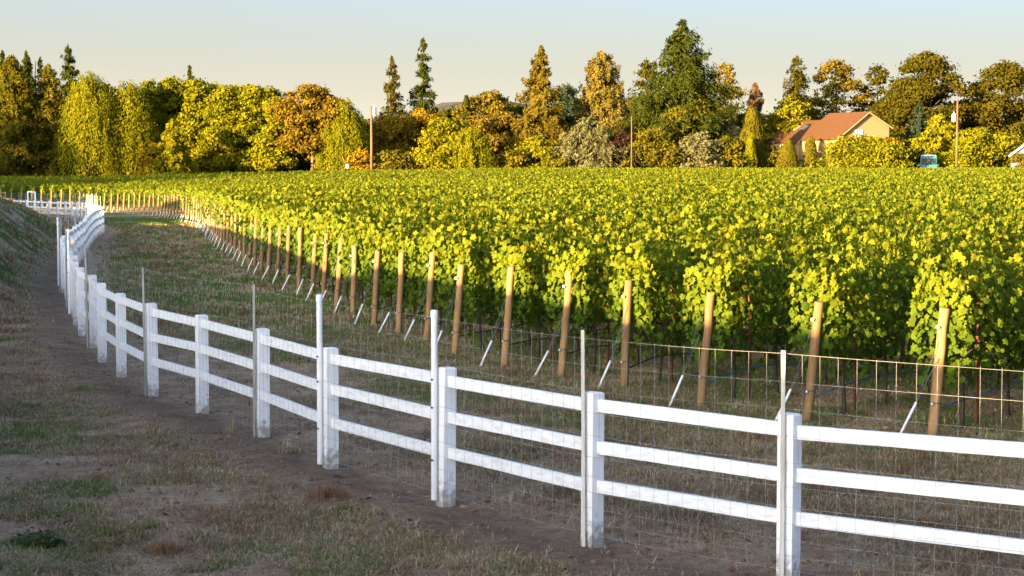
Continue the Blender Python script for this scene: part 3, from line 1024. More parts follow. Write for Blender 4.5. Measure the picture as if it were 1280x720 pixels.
for k, v in PAL.items():
    M['leaf_' + k] = leaf_mat('leaf_' + k, v, .34, .75, .06, clump=.55)


def limb_mesh(h, r0, rng, limbs, zlo=.3, spread=.5, wob=.02):
    mb = MB()
    pts, x, y = [], 0, 0
    for s in range(8):
        pts.append((x, y, -.3 + (h + .3) * s / 7))
        x += rng.normal() * wob * h * .3; y += rng.normal() * wob * h * .3
    mb.tube(pts, [r0 * (1.25 if s == 0 else (1 - .85 * s / 7)) for s in range(8)], 7)
    for _ in range(limbs):
        f = rng.uniform(zlo, .9)
        i = min(int(f * 7), 6)
        p = np.array(pts[i]) + (np.array(pts[i + 1]) - np.array(pts[i])) * (f * 7 - i)
        a = rng.uniform(0, 2 * PI)
        l = spread * (1.15 - f * .7) * rng.uniform(.6, 1)
        q1 = p + np.array([math.cos(a) * l * .5, math.sin(a) * l * .5, l * .35])
        q2 = p + np.array([math.cos(a) * l, math.sin(a) * l, l * rng.uniform(.4, .9)])
        r = r0 * .42 * (1 - .6 * f)
        mb.tube([p, q1, q2], [r, r * .65, r * .2], 5)
    return mb.mesh('trunk', True)


def crown_broad(h, w, lo, rng, ls, n, lumps=None, airy=.0, pointed=0., droop=0.):
    """Leaf clumps spread through an egg-shaped volume."""
    C, R = [], []
    hh = h - lo
    lumps = lumps or int(np.clip(95 * (1 - .35 * airy) * (h * w / 90) ** .5, 40, 170))
    bl = rng.normal(size=(6, 4))
    while len(C) < lumps:
        u = rng.random() ** .8
        z = lo + hh * (.05 + .90 * u)
        prof = math.sin(min(1, (u * .88 + .13)) * PI) ** .5 if pointed == 0 else (max(.03, (1 - u)) ** pointed) * min(1, u * 7 + .3)
        a = rng.random() * 2 * PI
        lob = 1 + .13 * math.sin(2 * a + bl[0, 0] * 3 + u * 5 * bl[0, 1]) + .13 * math.sin(3 * a + bl[1, 0] * 5 + u * 8) + .10 * math.sin(5 * a + 11 * u + bl[2, 0] * 4)
        rr = w / 2 * prof * lob * math.sqrt(rng.random() * .85 + .15) * .97
        C.append((rr * math.cos(a), rr * math.sin(a), z))
        R.append((.35 + .075 * w) * rng.uniform(.55, 1.35) * (1 - .3 * airy) * (.55 + .45 * prof))
    C, R = np.array(C), np.array(R)
    wgt = R ** 2
    k = rng.choice(len(C), n, p=wgt / wgt.sum())
    dv = unit(rng.normal(size=(n, 3)))
    rad = R[k] * (1 - .55 * rng.random(n) ** 2) * np.abs(1 + .38 * rng.normal(size=n) * (.75 + airy * .5))
    P = C[k] + dv * rad[:, None] * np.array([1.35, 1.35, .62])
    loose = rng.random(n) < .22
    P = np.where(loose[:, None], P + rng.normal(size=(n, 3)) * np.array([.03 * w, .03 * w, .022 * hh]), P)
    P[:, 2] = np.clip(P[:, 2], lo * .6, h)
    Nn = dv + np.array([0, 0, .3]) + .6 * rng.normal(size=(n, 3))
    V, Fc, _ = leaves(P, Nn, ls * rng.uniform(.5, 1.3, n), 'quad', rng, None, 1.15)
    tone = rng.random(len(C))
    return build_mesh('crown', V, [Fc], np.clip(.6 * rng.random(n) + .4 * tone[k], 0, 1))


def crown_conifer(h, w, lo, rng, ls, n, dens=1.0, power=.62, sag=.28, gaps=.12):
    """Whorls of drooping branches, each set with short sprays."""
    whorls = int(max(12, h * 2.1 * dens))
    P, Nn, ax, R = [], [], [], []
    br = []
    for i in range(whorls):
        f = min(max((i + rng.uniform(-.5, .5)) / whorls, 0), .99)
        z = lo + (h - lo) * f
        L_ = w / 2 * 1.2 * max(.05, (1 - f) ** power) * min(1, .6 + f * 4)
        a0 = rng.random() * 2 * PI
        for b in range(int(rng.integers(5, 9))):
            if rng.random() < gaps: continue
            br.append((z + rng.normal() * .12, L_ * (rng.uniform(.55, 1.0) if rng.random() < .8 else rng.uniform(.95, 1.25)), rng.random() * 2 * PI, f))
    lens = np.array([b[1] for b in br]) ** 1.25 + .35
    per = np.maximum(5, (lens / lens.sum() * n).astype(int))
    for (z, L_, a, f), m in zip(br, per):
        t = rng.random(m) ** .7
        up = (.30 * f - sag * t + .10 * t ** 3) * L_ * t
        wv = .30 * L_ * np.sin(np.clip(t * 1.05, 0, 1) * PI) ** .6 * rng.normal(size=m) * .55
        d = np.array([math.cos(a), math.sin(a)]); s = np.array([-d[1], d[0]])
        xy = d[None] * (t * L_)[:, None] + s[None] * wv[:, None]
        zz = z + up + (.10 + .05 * L_) * rng.normal(size=m) - .18 * np.abs(wv) - .10 * rng.random(m) * L_
        P.append(np.column_stack([xy, zz]))
        o = np.column_stack([np.tile(d * .75, (m, 1)), np.full(m, .6)]) + .5 * rng.normal(size=(m, 3))
        Nn.append(o)
        ax.append(np.column_stack([np.tile(d, (m, 1)) + s[None] * np.sign(wv)[:, None] * .7, np.full(m, -.5)]) + .35 * rng.normal(size=(m, 3)))
        R.append(np.clip(rng.random(m) * .65 + .35 * rng.random(), 0, 1))
    P, Nn, ax, R = np.vstack(P), np.vstack(Nn), np.vstack(ax), np.concatenate(R)
    P[:, 2] = np.maximum(P[:, 2], .1)
    m = 60
    zl_ = rng.uniform(.93, 1.0, m)
    lead = np.column_stack([(1.02 - zl_)[:, None] * h * .12 * rng.normal(size=(m, 2)), zl_ * h])
    P = np.vstack([P, lead]); Nn = np.vstack([Nn, rng.normal(size=(m, 3))]); ax = np.vstack([ax, np.tile([0, 0, 1.], (m, 1)) + .4 * rng.normal(size=(m, 3))]); R = np.concatenate([R, rng.random(m)])
    nn = len(P)
    V, Fc, _ = leaves(P, Nn, ls * 1.35 * rng.uniform(.5, 1.4, nn), 'quad', rng, ax, .42)
    return build_mesh('crown', V, [Fc], R)


def crown_column(h, w, lo, rng, ls, n, power=.55):
    """Dense upright column or cone of flat sprays."""
    u = rng.random(n) ** .9
    a = rng.random(n) * 2 * PI
    z = lo + (h - lo) * u
    lump = .80 + .40 * vnoise(a * 2.2, z, .55 * w, 41) * 1.0 + .18 * vnoise(a * 5, z, .2 * w, 42)
    r = w / 2 * np.maximum(.02, (1 - u)) ** power * np.minimum(1, .6 + u * 6) * lump * (1 - .3 * rng.random(n) ** 2)
    P = np.column_stack([r * np.cos(a), r * np.sin(a), z])
    Nn = np.column_stack([np.cos(a), np.sin(a), np.full(n, .3)]) + .5 * rng.normal(size=(n, 3))
    ax = np.tile([0, 0, 1.], (n, 1)) + .35 * rng.normal(size=(n, 3))
    V, Fc, _ = leaves(P, Nn, ls * rng.uniform(.6, 1.3, n), 'quad', rng, ax, .6)
    return build_mesh('crown', V, [Fc], np.clip(.6 * rng.random(n) + .4 * vnoise(a * 3, z, .4 * w, 43), 0, 1))


def crown_weep(h, w, lo, rng, ls, n):
    """Curtains of hanging strands over a domed crown."""
    m = max(60, n // 60)
    u = np.sqrt(rng.random(m)) * .97
    a = rng.random(m) * 2 * PI
    r = w / 2 * u
    ztop = lo + (h - lo) * (1 - .62 * u ** 2.3) * (.88 + .15 * rng.random(m)) 
    ln = (h - lo) * rng.uniform(.3, .75, m) * (.5 + .5 * u)
    k = rng.integers(0, m, n)
    t = rng.random(n)
    lw = .022 * w * rng.normal(size=(n, 2)) * (1 + t[:, None])
    P = np.column_stack([r[k] * np.cos(a[k]) + lw[:, 0], r[k] * np.sin(a[k]) + lw[:, 1], np.maximum(ztop[k] - t * ln[k], lo * .5)])
    Nn = np.column_stack([np.cos(a[k]), np.sin(a[k]), .25 + .5 * (1 - t)]) + .45 * rng.normal(size=(n, 3))
    ax = np.tile([0, 0, -1.], (n, 1)) + .22 * rng.normal(size=(n, 3))
    V, Fc, _ = leaves(P, Nn, ls * rng.uniform(.6, 1.3, n), 'quad', rng, ax, .5)
    tone = rng.random(m)
    return build_mesh('crown', V, [Fc], np.clip(.55 * rng.random(n) + .45 * tone[k], 0, 1))


def tree(name, label, kind, px, top, wpx, D, pal, seed, lo=.08, n=None, group=None, cat='tree', **kw):
    rng = np.random.default_rng(seed)
    D = D + 8
    tp = at(px, top, D)
    g = hz(tp[0], D)
    h = tp[2] - g
    w = wpx / F * D * (1.12 if kind == 'broad' else 1.0)
    area = h * w
    ls = kw.pop('ls', .36 if kind == 'conifer' else .33)
    n = int(np.clip(n * 2.4 if n else area * 230, 3000, 42000))
    if kind == 'broad':
        me = crown_broad(h, w, h * lo, rng, ls, n, **kw)
    elif kind == 'conifer':
        me = crown_conifer(h, w, h * lo, rng, ls, n, **kw)
    elif kind == 'column':
        me = crown_column(h, w, h * lo, rng, ls, n, **kw)
    else:
        me = crown_weep(h, w, h * lo, rng, ls, n)
    root = empty(name, (tp[0], D, g), label, cat, group)
    lim = {'broad': 14, 'conifer': 0, 'column': 0, 'weep': 9}[kind]
    if cat == 'shrub': lim = 5
    hh = h * (.97 if kind == 'conifer' else .8)
    add_mesh('trunk', limb_mesh(hh, max(.06, h * (.018 if kind == 'conifer' else .022)), rng, lim, max(.12, lo), w * .5), M['bark'] if pal in ('oak', 'yg', 'orange', 'gold', 'bright') else M['bark_dark'], root)
    add_mesh('crown', me, M['leaf_' + pal], root)
    return root


TREES = [
    # left group
    ('cedar_tree', 'big dense dark green cone tree at the far left edge', 'conifer', 14, 70, 92, 214, 'olive', 1, dict(power=.55, gaps=0, dens=1.5, lo=.01, n=12000)),
    ('fir_tree', 'narrow ragged fir top at the left edge behind the big cone', 'conifer', 3, 64, 26, 236, 'dg', 2, dict(gaps=.3)),
    ('cypress_tree', 'slim dark cone tree peeking between the two big left cones', 'conifer', 33, 66, 36, 226, 'dg', 3, dict(power=.5, gaps=0, dens=1.4)),
    ('cedar_tree', 'second dense green cone tree from the left, shaded at its foot', 'conifer', 61, 82, 66, 216, 'olive', 4, dict(power=.5, gaps=0, dens=1.5, lo=.01, n=10000)),
    ('fir_tree', 'tall open layered fir rising behind the left cone trees', 'conifer', 85, 57, 44, 240, 'dg', 5, dict(gaps=.35, power=.55, lo=.35, n=2600)),
    ('fir_tree', 'thin spindly fir top just left of the tall open layered fir', 'conifer', 50, 71, 22, 240, 'dg', 6, dict(gaps=.4, lo=.3, n=1200)),
    ('willow_tree', 'wide weeping tree with hanging strands right of the left cones', 'weep', 112, 90, 92, 216, 'yg', 7, {}),
    ('willow_tree', 'smaller drooping olive tree beside the wide weeping tree', 'weep', 160, 100, 84, 218, 'yg', 8, {}),
    ('young_conifer', 'small bright yellow green conifer in front of the left wood', 'conifer', 215, 150, 66, 210, 'bright', 9, dict(gaps=.02, power=.75, lo=.02, dens=1.6)),
    ('broadleaf_tree', 'green tree with rounded top right of the drooping olive tree', 'broad', 186, 97, 62, 224, 'yg', 11, dict(pointed=.5)),
    ('broadleaf_tree', 'tall full green tree above the small bright conifer', 'broad', 212, 91, 60, 226, 'yg', 12, dict(pointed=.5)),
    ('fir_tree', 'pointed fir spire poking out of the left broadleaf wood', 'conifer', 237, 82, 22, 238, 'dg', 13, dict(n=1200)),
    ('broadleaf_tree', 'broad yellow green tree in the middle of the left wood', 'broad', 246, 98, 66, 222, 'yg', 14, dict(pointed=.5)),
    ('broadleaf_tree', 'yellow green tree with bare lower trunk beside the left wood edge', 'broad', 283, 106, 64, 220, 'yg', 15, dict(lo=.16, pointed=.4)),
    ('broadleaf_tree', 'full yellow green tree second from the gap before the orange oak', 'broad', 316, 104, 60, 220, 'yg', 16, dict(pointed=.5)),
    ('broadleaf_tree', 'pointed yellow green tree directly left of the orange oak', 'broad', 342, 120, 50, 216, 'yg', 17, dict(pointed=.6)),
    ('broadleaf_tree', 'leafy tree between the two pointed crowns above the small bright conifer', 'broad', 199, 101, 56, 230, 'yg', 81, dict(pointed=.35)),
    ('broadleaf_tree', 'pale green tree right below the fir spire of the left wood', 'broad', 230, 98, 56, 231, 'yg', 82, dict(pointed=.35)),
    ('broadleaf_tree', 'yellow green tree behind the middle of the left wood', 'broad', 266, 102, 60, 232, 'yg', 83, dict(pointed=.35)),
    ('broadleaf_tree', 'even topped yellow green tree near the end of the left wood', 'broad', 300, 105, 60, 231, 'yg', 84, dict(pointed=.35)),
    ('broadleaf_tree', 'golden green tree closing the left wood beside the orange oak', 'broad', 334, 108, 60, 230, 'yg', 85, dict(pointed=.35)),
    ('oak_tree', 'orange brown oak with bare lit trunk left of centre', 'broad', 388, 105, 86, 216, 'oak', 18, dict(lo=.24, airy=.5)),
    ('willow_tree', 'dense rounded olive tree left of the pale utility pole', 'weep', 430, 123, 70, 214, 'yg', 19, {}),
    ('fir_tree', 'shorter of the two open firs above the utility pole', 'conifer', 490, 71, 46, 236, 'deep', 20, dict(gaps=.38, power=.75, lo=.3, n=2300, dens=.8)),
    ('fir_tree', 'taller of the two open firs above the utility pole', 'conifer', 529, 47, 58, 238, 'dg', 21, dict(gaps=.35, power=.75, lo=.2, n=3000, dens=.8)),
    ('maple_tree', 'golden yellow tree just right of the pale utility pole', 'broad', 490, 140, 52, 222, 'orange', 22, {}),
    ('maple_tree', 'orange tree below the taller open fir', 'broad', 527, 134, 54, 226, 'orange', 23, {}),
    ('broadleaf_tree', 'bright lemon green tree left of the feathery olive tree', 'broad', 556, 146, 82, 212, 'bright', 24, dict(pointed=.5)),
    ('feathery_tree', 'feathery olive green domed tree at the field edge near centre', 'weep', 588, 158, 66, 210, 'yg', 25, {}),
    ('cypress_tree', 'small dark green cone tree above the feathery olive tree', 'column', 583, 120, 30, 228, 'dg', 26, {}),
    ('oak_tree', 'spreading reddish brown oak left of the brownish conifer', 'broad', 612, 112, 76, 230, 'brown', 27, dict(airy=.4)),
    ('spruce_tree', 'tall brownish conifer with flared base left of the pale cedar', 'conifer', 676, 58, 84, 219, 'brown', 28, dict(gaps=.08, power=.7, dens=1.0)),
    ('broadleaf_tree', 'dark shaded tree between brownish conifer and pale cedar', 'broad', 708, 102, 48, 240, 'blue', 29, {}),
    ('cedar_tree', 'tall pale gold cedar with rounded top, left of the biggest fir', 'conifer', 754, 66, 76, 224, 'gold', 30, dict(gaps=.05, power=.45, lo=.3, dens=1.3)),
    ('blue_cedar', 'low spreading silvery cedar in front of the pale gold cedar', 'conifer', 738, 148, 100, 211, 'silver', 31, dict(gaps=.02, power=.5, lo=.03, dens=1.6, n=6500)),
    ('fir_tree', 'biggest dark green fir, highest point of the tree line', 'conifer', 852, 25, 200, 218, 'dg', 32, dict(gaps=.02, power=.86, dens=1.0, n=22000, ls=.42)),
    ('thin_tree', 'thin airy tree behind the left flank of the biggest fir', 'broad', 811, 66, 30, 240, 'deep', 33, dict(airy=1, lo=.4, n=1300)),
    ('birch_tree', 'slender airy tree behind the right flank of the biggest fir', 'broad', 906, 74, 32, 236, 'gold', 34, dict(airy=.8, lo=.3, n=2000)),
    ('broadleaf_tree', 'green tree at the right foot of the biggest fir', 'broad', 872, 122, 64, 215, 'olive', 35, dict(pointed=.6)),
    ('broadleaf_tree', 'small green tree with thin trunk before the biggest fir', 'broad', 848, 130, 34, 213, 'olive', 36, dict(lo=.3)),
    ('pine_tree', 'pinkish brown pine with flat tiers behind the columnar cypress', 'conifer', 944, 104, 40, 238, 'pink', 37, dict(gaps=.3, lo=.3)),
    ('cypress_tree', 'tall columnar green cypress left of the tan house', 'column', 941, 136, 36, 212, 'olive', 38, dict(power=.35)),
    ('maple_tree', 'yellow green leafy tree just left of the house chimney', 'broad', 987, 119, 52, 226, 'bright', 39, {}),
    ('fir_tree', 'dark airy fir behind the yellow green tree by the chimney', 'conifer', 996, 70, 56, 244, 'deep', 40, dict(gaps=.35, power=.5, lo=.3, n=3200)),
    ('poplar_tree', 'airy golden brown tree right behind the house ridge', 'broad', 1046, 71, 72, 246, 'brown', 41, dict(airy=.9, lo=.25, n=4200)),
    ('poplar_tree', 'thin dark airy tree right of the golden brown airy tree', 'broad', 1097, 77, 50, 246, 'deep', 42, dict(airy=.9, lo=.25, n=2600)),
    ('oak_tree', 'huge dense round oak behind the house, right of the roof', 'broad', 1160, 61, 82, 234, 'deep', 43, dict(lo=.2, airy=.2, n=11000)),
    ('broadleaf_tree', 'dark tree filling the gap between house and huge round oak', 'broad', 1115, 116, 64, 242, 'dg', 44, {}),
    ('spruce_tree', 'shaded bluish spruce below the huge round oak', 'conifer', 1149, 128, 46, 219, 'blue', 45, dict(gaps=.05)),
    ('maple_tree', 'yellow leaved tree left of the pole with the transformer', 'broad', 1174, 143, 50, 216, 'bright', 46, {}),
    ('oak_tree', 'dark broad oak cut by the right edge', 'broad', 1258, 74, 90, 236, 'deep', 47, dict(lo=.15, airy=.3, n=9000)),
    ('broadleaf_tree', 'mid height olive tree behind the pole with the transformer', 'broad', 1212, 118, 60, 240, 'deep', 48, {}),
    ('broadleaf_tree', 'dark low tree behind the right grey house', 'broad', 1285, 130, 60, 238, 'dg', 49, {}),
    ('broadleaf_tree', 'dark tree filling the gap right of the pale utility pole', 'broad', 470, 150, 50, 236, 'dg', 50, {}),
    ('broadleaf_tree', 'dark green tree behind the brownish conifer base', 'broad', 645, 128, 60, 238, 'dg', 51, {}),
    ('broadleaf_tree', 'mid green tree behind the columnar cypress', 'broad', 925, 140, 50, 240, 'olive', 52, {}),
    ('broadleaf_tree', 'dark green tree filling the hollow behind the orange oak', 'broad', 372, 150, 70, 240, 'dg', 53, {}),
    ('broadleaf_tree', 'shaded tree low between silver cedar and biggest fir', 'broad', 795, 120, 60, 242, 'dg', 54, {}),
]
SHRUBS = [
    ('shrub', 'small orange brown shrub left of the small bright conifer', 'broad', 195, 178, 36, 212, 'orange', 61, {}),
    ('shrub', 'dark purple leaved shrub beside the thin pole', 'broad', 777, 164, 46, 212, 'purple', 62, {}),
    ('shrub', 'round mid green bush right of the thin pole', 'broad', 820, 158, 62, 211, 'olive', 63, {}),
    ('shrub', 'grey silvery bush right of the round mid green bush', 'broad', 874, 165, 58, 210, 'silver', 64, {}),
    ('shrub', 'olive brown clipped bush between grey bush and columnar cypress', 'broad', 909, 170, 46, 211, 'olive', 65, {}),
    ('shrub', 'small bright green column bush before the tall cypress', 'column', 938, 172, 17, 209.5, 'yg', 66, dict(power=.3)),
    ('shrub', 'pointed green conifer bush at the left house corner', 'column', 986, 174, 40, 211, 'olive', 67, dict(power=.6)),
    ('shrub', 'slim dark arborvitae against the house wall', 'column', 1013, 171, 20, 212, 'olive', 68, dict(power=.3)),
    ('shrub', 'large round golden bush in front of the tan house', 'broad', 1076, 168, 98, 209, 'yg', 69, {}),
    ('shrub', 'red leaved shrub at the right corner of the tan house', 'broad', 1112, 170, 24, 214, 'red', 70, {}),
    ('shrub', 'large ragged olive bush right of the teal van', 'broad', 1224, 160, 84, 213, 'yg', 71, {}),
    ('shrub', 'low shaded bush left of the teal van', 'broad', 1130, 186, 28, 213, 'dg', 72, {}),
    ('shrub', 'low dark bush at the right edge under the grey house', 'broad', 1277, 190, 34, 209, 'olive', 73, {}),
    ('shrub', 'small olive bush left of the silvery cedar', 'broad', 670, 168, 40, 212, 'yg', 74, {}),
    ('shrub', 'low green bush at the foot of the brownish conifer', 'broad', 645, 186, 36, 211, 'olive', 75, {}),
    ('shrub', 'low green bush at the foot of the silvery cedar', 'broad', 708, 196, 44, 209.5, 'olive', 76, {}),
    ('shrub', 'golden weedy bush at the foot of the pale utility pole', 'broad', 452, 186, 40, 212, 'orange', 77, {}),
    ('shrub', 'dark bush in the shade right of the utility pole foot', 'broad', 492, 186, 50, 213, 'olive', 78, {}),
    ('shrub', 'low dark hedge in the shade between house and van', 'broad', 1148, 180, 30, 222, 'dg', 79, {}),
    ('shrub', 'low green bush left of the columnar cypress foot', 'broad', 962, 180, 30, 213, 'olive', 80, {}),
]
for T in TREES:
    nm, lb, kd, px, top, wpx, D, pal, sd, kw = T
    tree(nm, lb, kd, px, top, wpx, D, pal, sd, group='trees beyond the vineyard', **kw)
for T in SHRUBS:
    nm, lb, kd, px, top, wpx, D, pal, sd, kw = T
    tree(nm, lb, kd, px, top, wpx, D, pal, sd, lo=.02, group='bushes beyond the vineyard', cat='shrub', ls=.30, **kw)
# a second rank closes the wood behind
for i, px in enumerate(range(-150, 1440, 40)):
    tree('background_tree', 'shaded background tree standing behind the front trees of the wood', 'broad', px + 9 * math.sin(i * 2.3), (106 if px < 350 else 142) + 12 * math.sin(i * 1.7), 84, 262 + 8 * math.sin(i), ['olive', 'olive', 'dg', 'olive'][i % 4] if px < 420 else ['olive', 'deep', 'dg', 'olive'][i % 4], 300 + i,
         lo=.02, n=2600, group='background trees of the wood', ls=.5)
# trees of the same wood left of the frame
for i, (px, top, wpx, D) in enumerate([(-55, 66, 70, 236), (-115, 74, 80, 240), (-180, 70, 80, 244)]):
    tree('cedar_tree', 'dense cone tree of the wood beyond the left edge', 'column', px, top, wpx, D, 'olive', 400 + i, group='trees beyond the left edge', n=9000)
for i, (px, top, wpx, D) in enumerate([(1345, 80, 90, 232), (1420, 95, 90, 228)]):
    tree('oak_tree', 'broad oak of the wood beyond the right edge', 'broad', px, top, wpx, D, 'olive', 410 + i, group='trees beyond the right edge', n=5000)

for i, (x, y, hh) in enumerate([(-120, 176, 20), (-112, 164, 20), (-106, 153, 19), (-101, 143, 18), (-97, 133, 17), (-92, 123, 14.5), (-88, 114, 11.5)]):
    _r = np.random.default_rng(500 + i)
    t_ = empty('broadleaf_tree', (x, y, hz(x, y)), 'broad tree beyond the left edge that shades the far vines', 'tree', 'trees beyond the left edge')
    add_mesh('trunk', limb_mesh(hh * .8, .25, _r, 12, .2, 4), M['bark_dark'], t_)
    add_mesh('crown', crown_broad(hh, 11, hh * .12, _r, .55, 5000), M['leaf_olive'], t_)

# ------------------------------------------------------------------ poles
def pole(px, top, D, label, box_px=None, r=.14, cap=True):
    tp = at(px, top, D)
    g = hz(tp[0], D)
    h = tp[2] - g
    root = empty('utility_pole', (tp[0], D, g), label, 'utility pole')
    MB().tube([(0, 0, -.3), (.02, 0, h * .5), (0, 0, h)], [r * 1.15, r, r * .8], 9).build('post', M['pole_wood'], root, smooth=True)
    if box_px is not None:
        z = at(px, box_px[1], D)[2] - g
        x = (box_px[0] - px) / F * D
        MB().tube([(x, -.1, z - .45), (x, -.1, z + .40), (x, -.1, z + .5)], [.24, .24, .12], 12).build('transformer', M['galv'] if px < 600 else M['pvc'], root, smooth=False)
        MB().beam((0, -.05, z + .1), (x, -.1, z + .1), .08, .08).build('bracket', M['dark_wire'], root)
        MB().tube([(x, -.1, z + .5), (x, -.1, z + .72)], [.05, .03], 8).build('insulator', M['clamp'], root)
    return root


pole(464, 133, 211, 'pale wooden utility pole with small transformer, left of centre', (468, 139), .17)
pole(1197, 124, 213, 'pale wooden utility pole with white transformer at the right', (1192.5, 147), .14)
pole(789.5, 145, 212.5, 'thin plain wooden pole beside the dark purple shrub', None, .08)

# ------------------------------------------------------------------ houses
M['roof'] = noise_mat('brown_shingles', [(.3, (0.068, 0.029, 0.009)), (.7, (0.111, 0.049, 0.015))], 3, .85, (1, 1, 4), .4, 6, .03)
M['stucco'] = noise_mat('tan_siding', [(.3, (.27, .185, .09)), (.7, (.33, .235, .12))], 2, .8, (1, 1, 6), .2)
M['trim'] = noise_mat('pale_trim', [(.3, (0.315, 0.223, 0.120)), (.7, (0.385, 0.279, 0.160))], 3, .6, bump=0)
M['glass'] = noise_mat('window_glass', [(.3, (.25, .30, .36)), (.7, (.40, .46, .52))], 2, .12, bump=0, spec=.6)
M['greyroof'] = noise_mat('grey_shingles', [(.3, (.10, .105, .11)), (.7, (.18, .185, .19))], 3, .85, (1, 1, 4), .4, 6, .03)
M['bluewall'] = noise_mat('blue_grey_siding', [(.3, (0.080, 0.110, 0.149)), (.7, (0.110, 0.143, 0.192))], 2, .8, (1, 1, 8), .2)
M['brick'] = noise_mat('chimney_stone', [(.3, (.22, .14, .075)), (.7, (.32, .21, .12))], 8, .9, bump=.4)


def house(root_loc, rz, width, depth, zl, zr, za, apex, roofm, wallm, root, y0=0, x0=0, over=.35):
    """Gabled block: gable front at local y=y0, ridge running back; left eave zl, right eave zr, apex height za at apex."""
    w = MB()
    w.prism([(x0, y0, -.3), (x0 + width, y0, -.3), (x0 + width, y0, zr), (x0 + apex, y0, za), (x0, y0, zl)][::-1], (0, depth, 0))
    w.build('wall', wallm, root)
    th = .14
    for side in (0, 1):
        a = np.array([x0 + apex, za]); b = np.array([x0, zl]) if side == 0 else np.array([x0 + width, zr])
        d = (b - a) / np.linalg.norm(b - a)
        b = b + d * over
        n_ = np.array([-d[1], d[0]]);  n_ = n_ if n_[1] > 0 else -n_
        a0, b0 = a + n_ * .01, b + n_ * .01
        a1, b1 = a + n_ * (th + .01), b + n_ * (th + .01)
        MB().prism([(p[0], y0 - over, p[1]) for p in (a0, b0, b1, a1)], (0, depth + 2 * over, 0)).build('roof', roofm, root)
        # barge board on the gable
        MB().beam((a[0], y0 - over - .03, a[1] - .02), (b[0], y0 - over - .03, b[1] - .02), .04, .15).build('barge_board', M['trim'], root)


HD = 219.0
lc = at(1046, 173, HD)
hg = hz(lc[0], HD)
ang = math.radians(25)
tan_house = empty('house', (lc[0], HD, hg), 'tan gabled house with brown shingle roof and chimney among trees', 'house', None, ang)
k = HD / F
zl, za, zr = lc[2] - hg, at(1087, 140, HD)[2] - hg, at(1117, 158, HD)[2] - hg
gw = 7.9
house(None, 0, gw, 7.8, zl, zr, za, 4.6, M['roof'], M['stucco'], tan_house)
# rear wing under a lower ridge; the chimney stands at its far end
house(None, 0, gw - .4, 7.4, zl - .35, zr - .9, za - .85, 4.2, M['roof'], M['stucco'], tan_house, y0=7.85, x0=-.5, over=.3)
ch = MB().box((3.6, 14.2, za - .75), (1.5, .9, 1.5)).build('chimney', M['brick'], tan_house)
MB().box((3.6, 14.2, za + .04), (1.62, 1.02, .08)).build('cap', M['brick'], ch)
MB().tube([(3.3, 14.2, za + .05), (3.3, 14.2, za + .6)], .10, 8).build('flue', M['pvc'], ch)
sl = math.atan2(za - .85 - (zl - .35), 4.2)
dd = np.array([math.cos(sl), 0, math.sin(sl)]); nn = np.array([-math.sin(sl), 0, math.cos(sl)])
for q in (0, 1):
    cx = 2.6
    cz = zl - .35 + cx * math.tan(sl)
    pc = np.array([cx - .5, 9.9 + 1.9 * q, cz])
    s_ = MB().box(pc + nn * .21, (.95, .8, .10), axes=(dd, np.array([0, 1., 0]), nn)).build('skylight', M['trim'], tan_house)
    MB().box(pc + nn * .272, (.8, .62, .02), axes=(dd, np.array([0, 1., 0]), nn)).build('pane', M['glass'], s_)


def window(root, x, y, z, w, h, mat=None):
    fr_ = MB()
    for sx, sz, ww, hh in ((0, h / 2, w + .14, .09), (0, -h / 2, w + .14, .09), (-w / 2, 0, .09, h), (w / 2, 0, .09, h), (0, 0, .06, h)):
        fr_.box((x + sx, y - .04, z + sz), (ww, .09, hh))
    f_ = fr_.build('window', M['pvc'], root)
    MB().box((x, y - .012, z), (w, .03, h)).build('pane', mat or M['glass'], f_)


window(tan_house, 3.3, 0, at(1076, 167, HD)[2] - hg, 1.0, .85)
window(tan_house, 5.0, 0, at(1095, 173, HD)[2] - hg, 1.1, .7, M['hose_black'])
window(tan_house, 2.2, 0, 1.7, 1.4, 1.2)
d_ = MB().box((5.6, -.03, 1.05), (1.0, .06, 2.1)).build('door', M['trim'], tan_house)
MB().box((5.25, -.08, 1.0), (.06, .05, .06)).build('handle', M['dark_wire'], d_)

# small brown roofed house behind
sp = at(905, 172, 232)
sh_ = empty('house', (sp[0], 232, hz(sp[0], 232)), 'small brown roofed house mostly hidden behind the columnar cypress', 'house', None, math.radians(24))
sz = at(915, 156, 232)[2] - hz(sp[0], 232)
house(None, 0, 5.0, 6.0, sz - 1.9, sz - 1.9, sz, 1.2, M['roof'], M['stucco'], sh_)

gp = at(1264, 190, 217)
gh = empty('house', (gp[0], 217, hz(gp[0], 217)), 'grey roofed blue house with white trim at the right edge', 'house', None, math.radians(-14))
gz0 = at(1272, 178, 217)[2] - hz(gp[0], 217)
house(None, 0, 7.0, 6.0, gz0 - 1.5, gz0 - 1.9, gz0, 1.9, M['greyroof'], M['bluewall'], gh)
for c in gh.children:
    if c.name.startswith('barge_board'):
        c.data.materials[0] = M['pvc']
window(gh, 2.6, 0, 1.9, 1.2, 1.0)

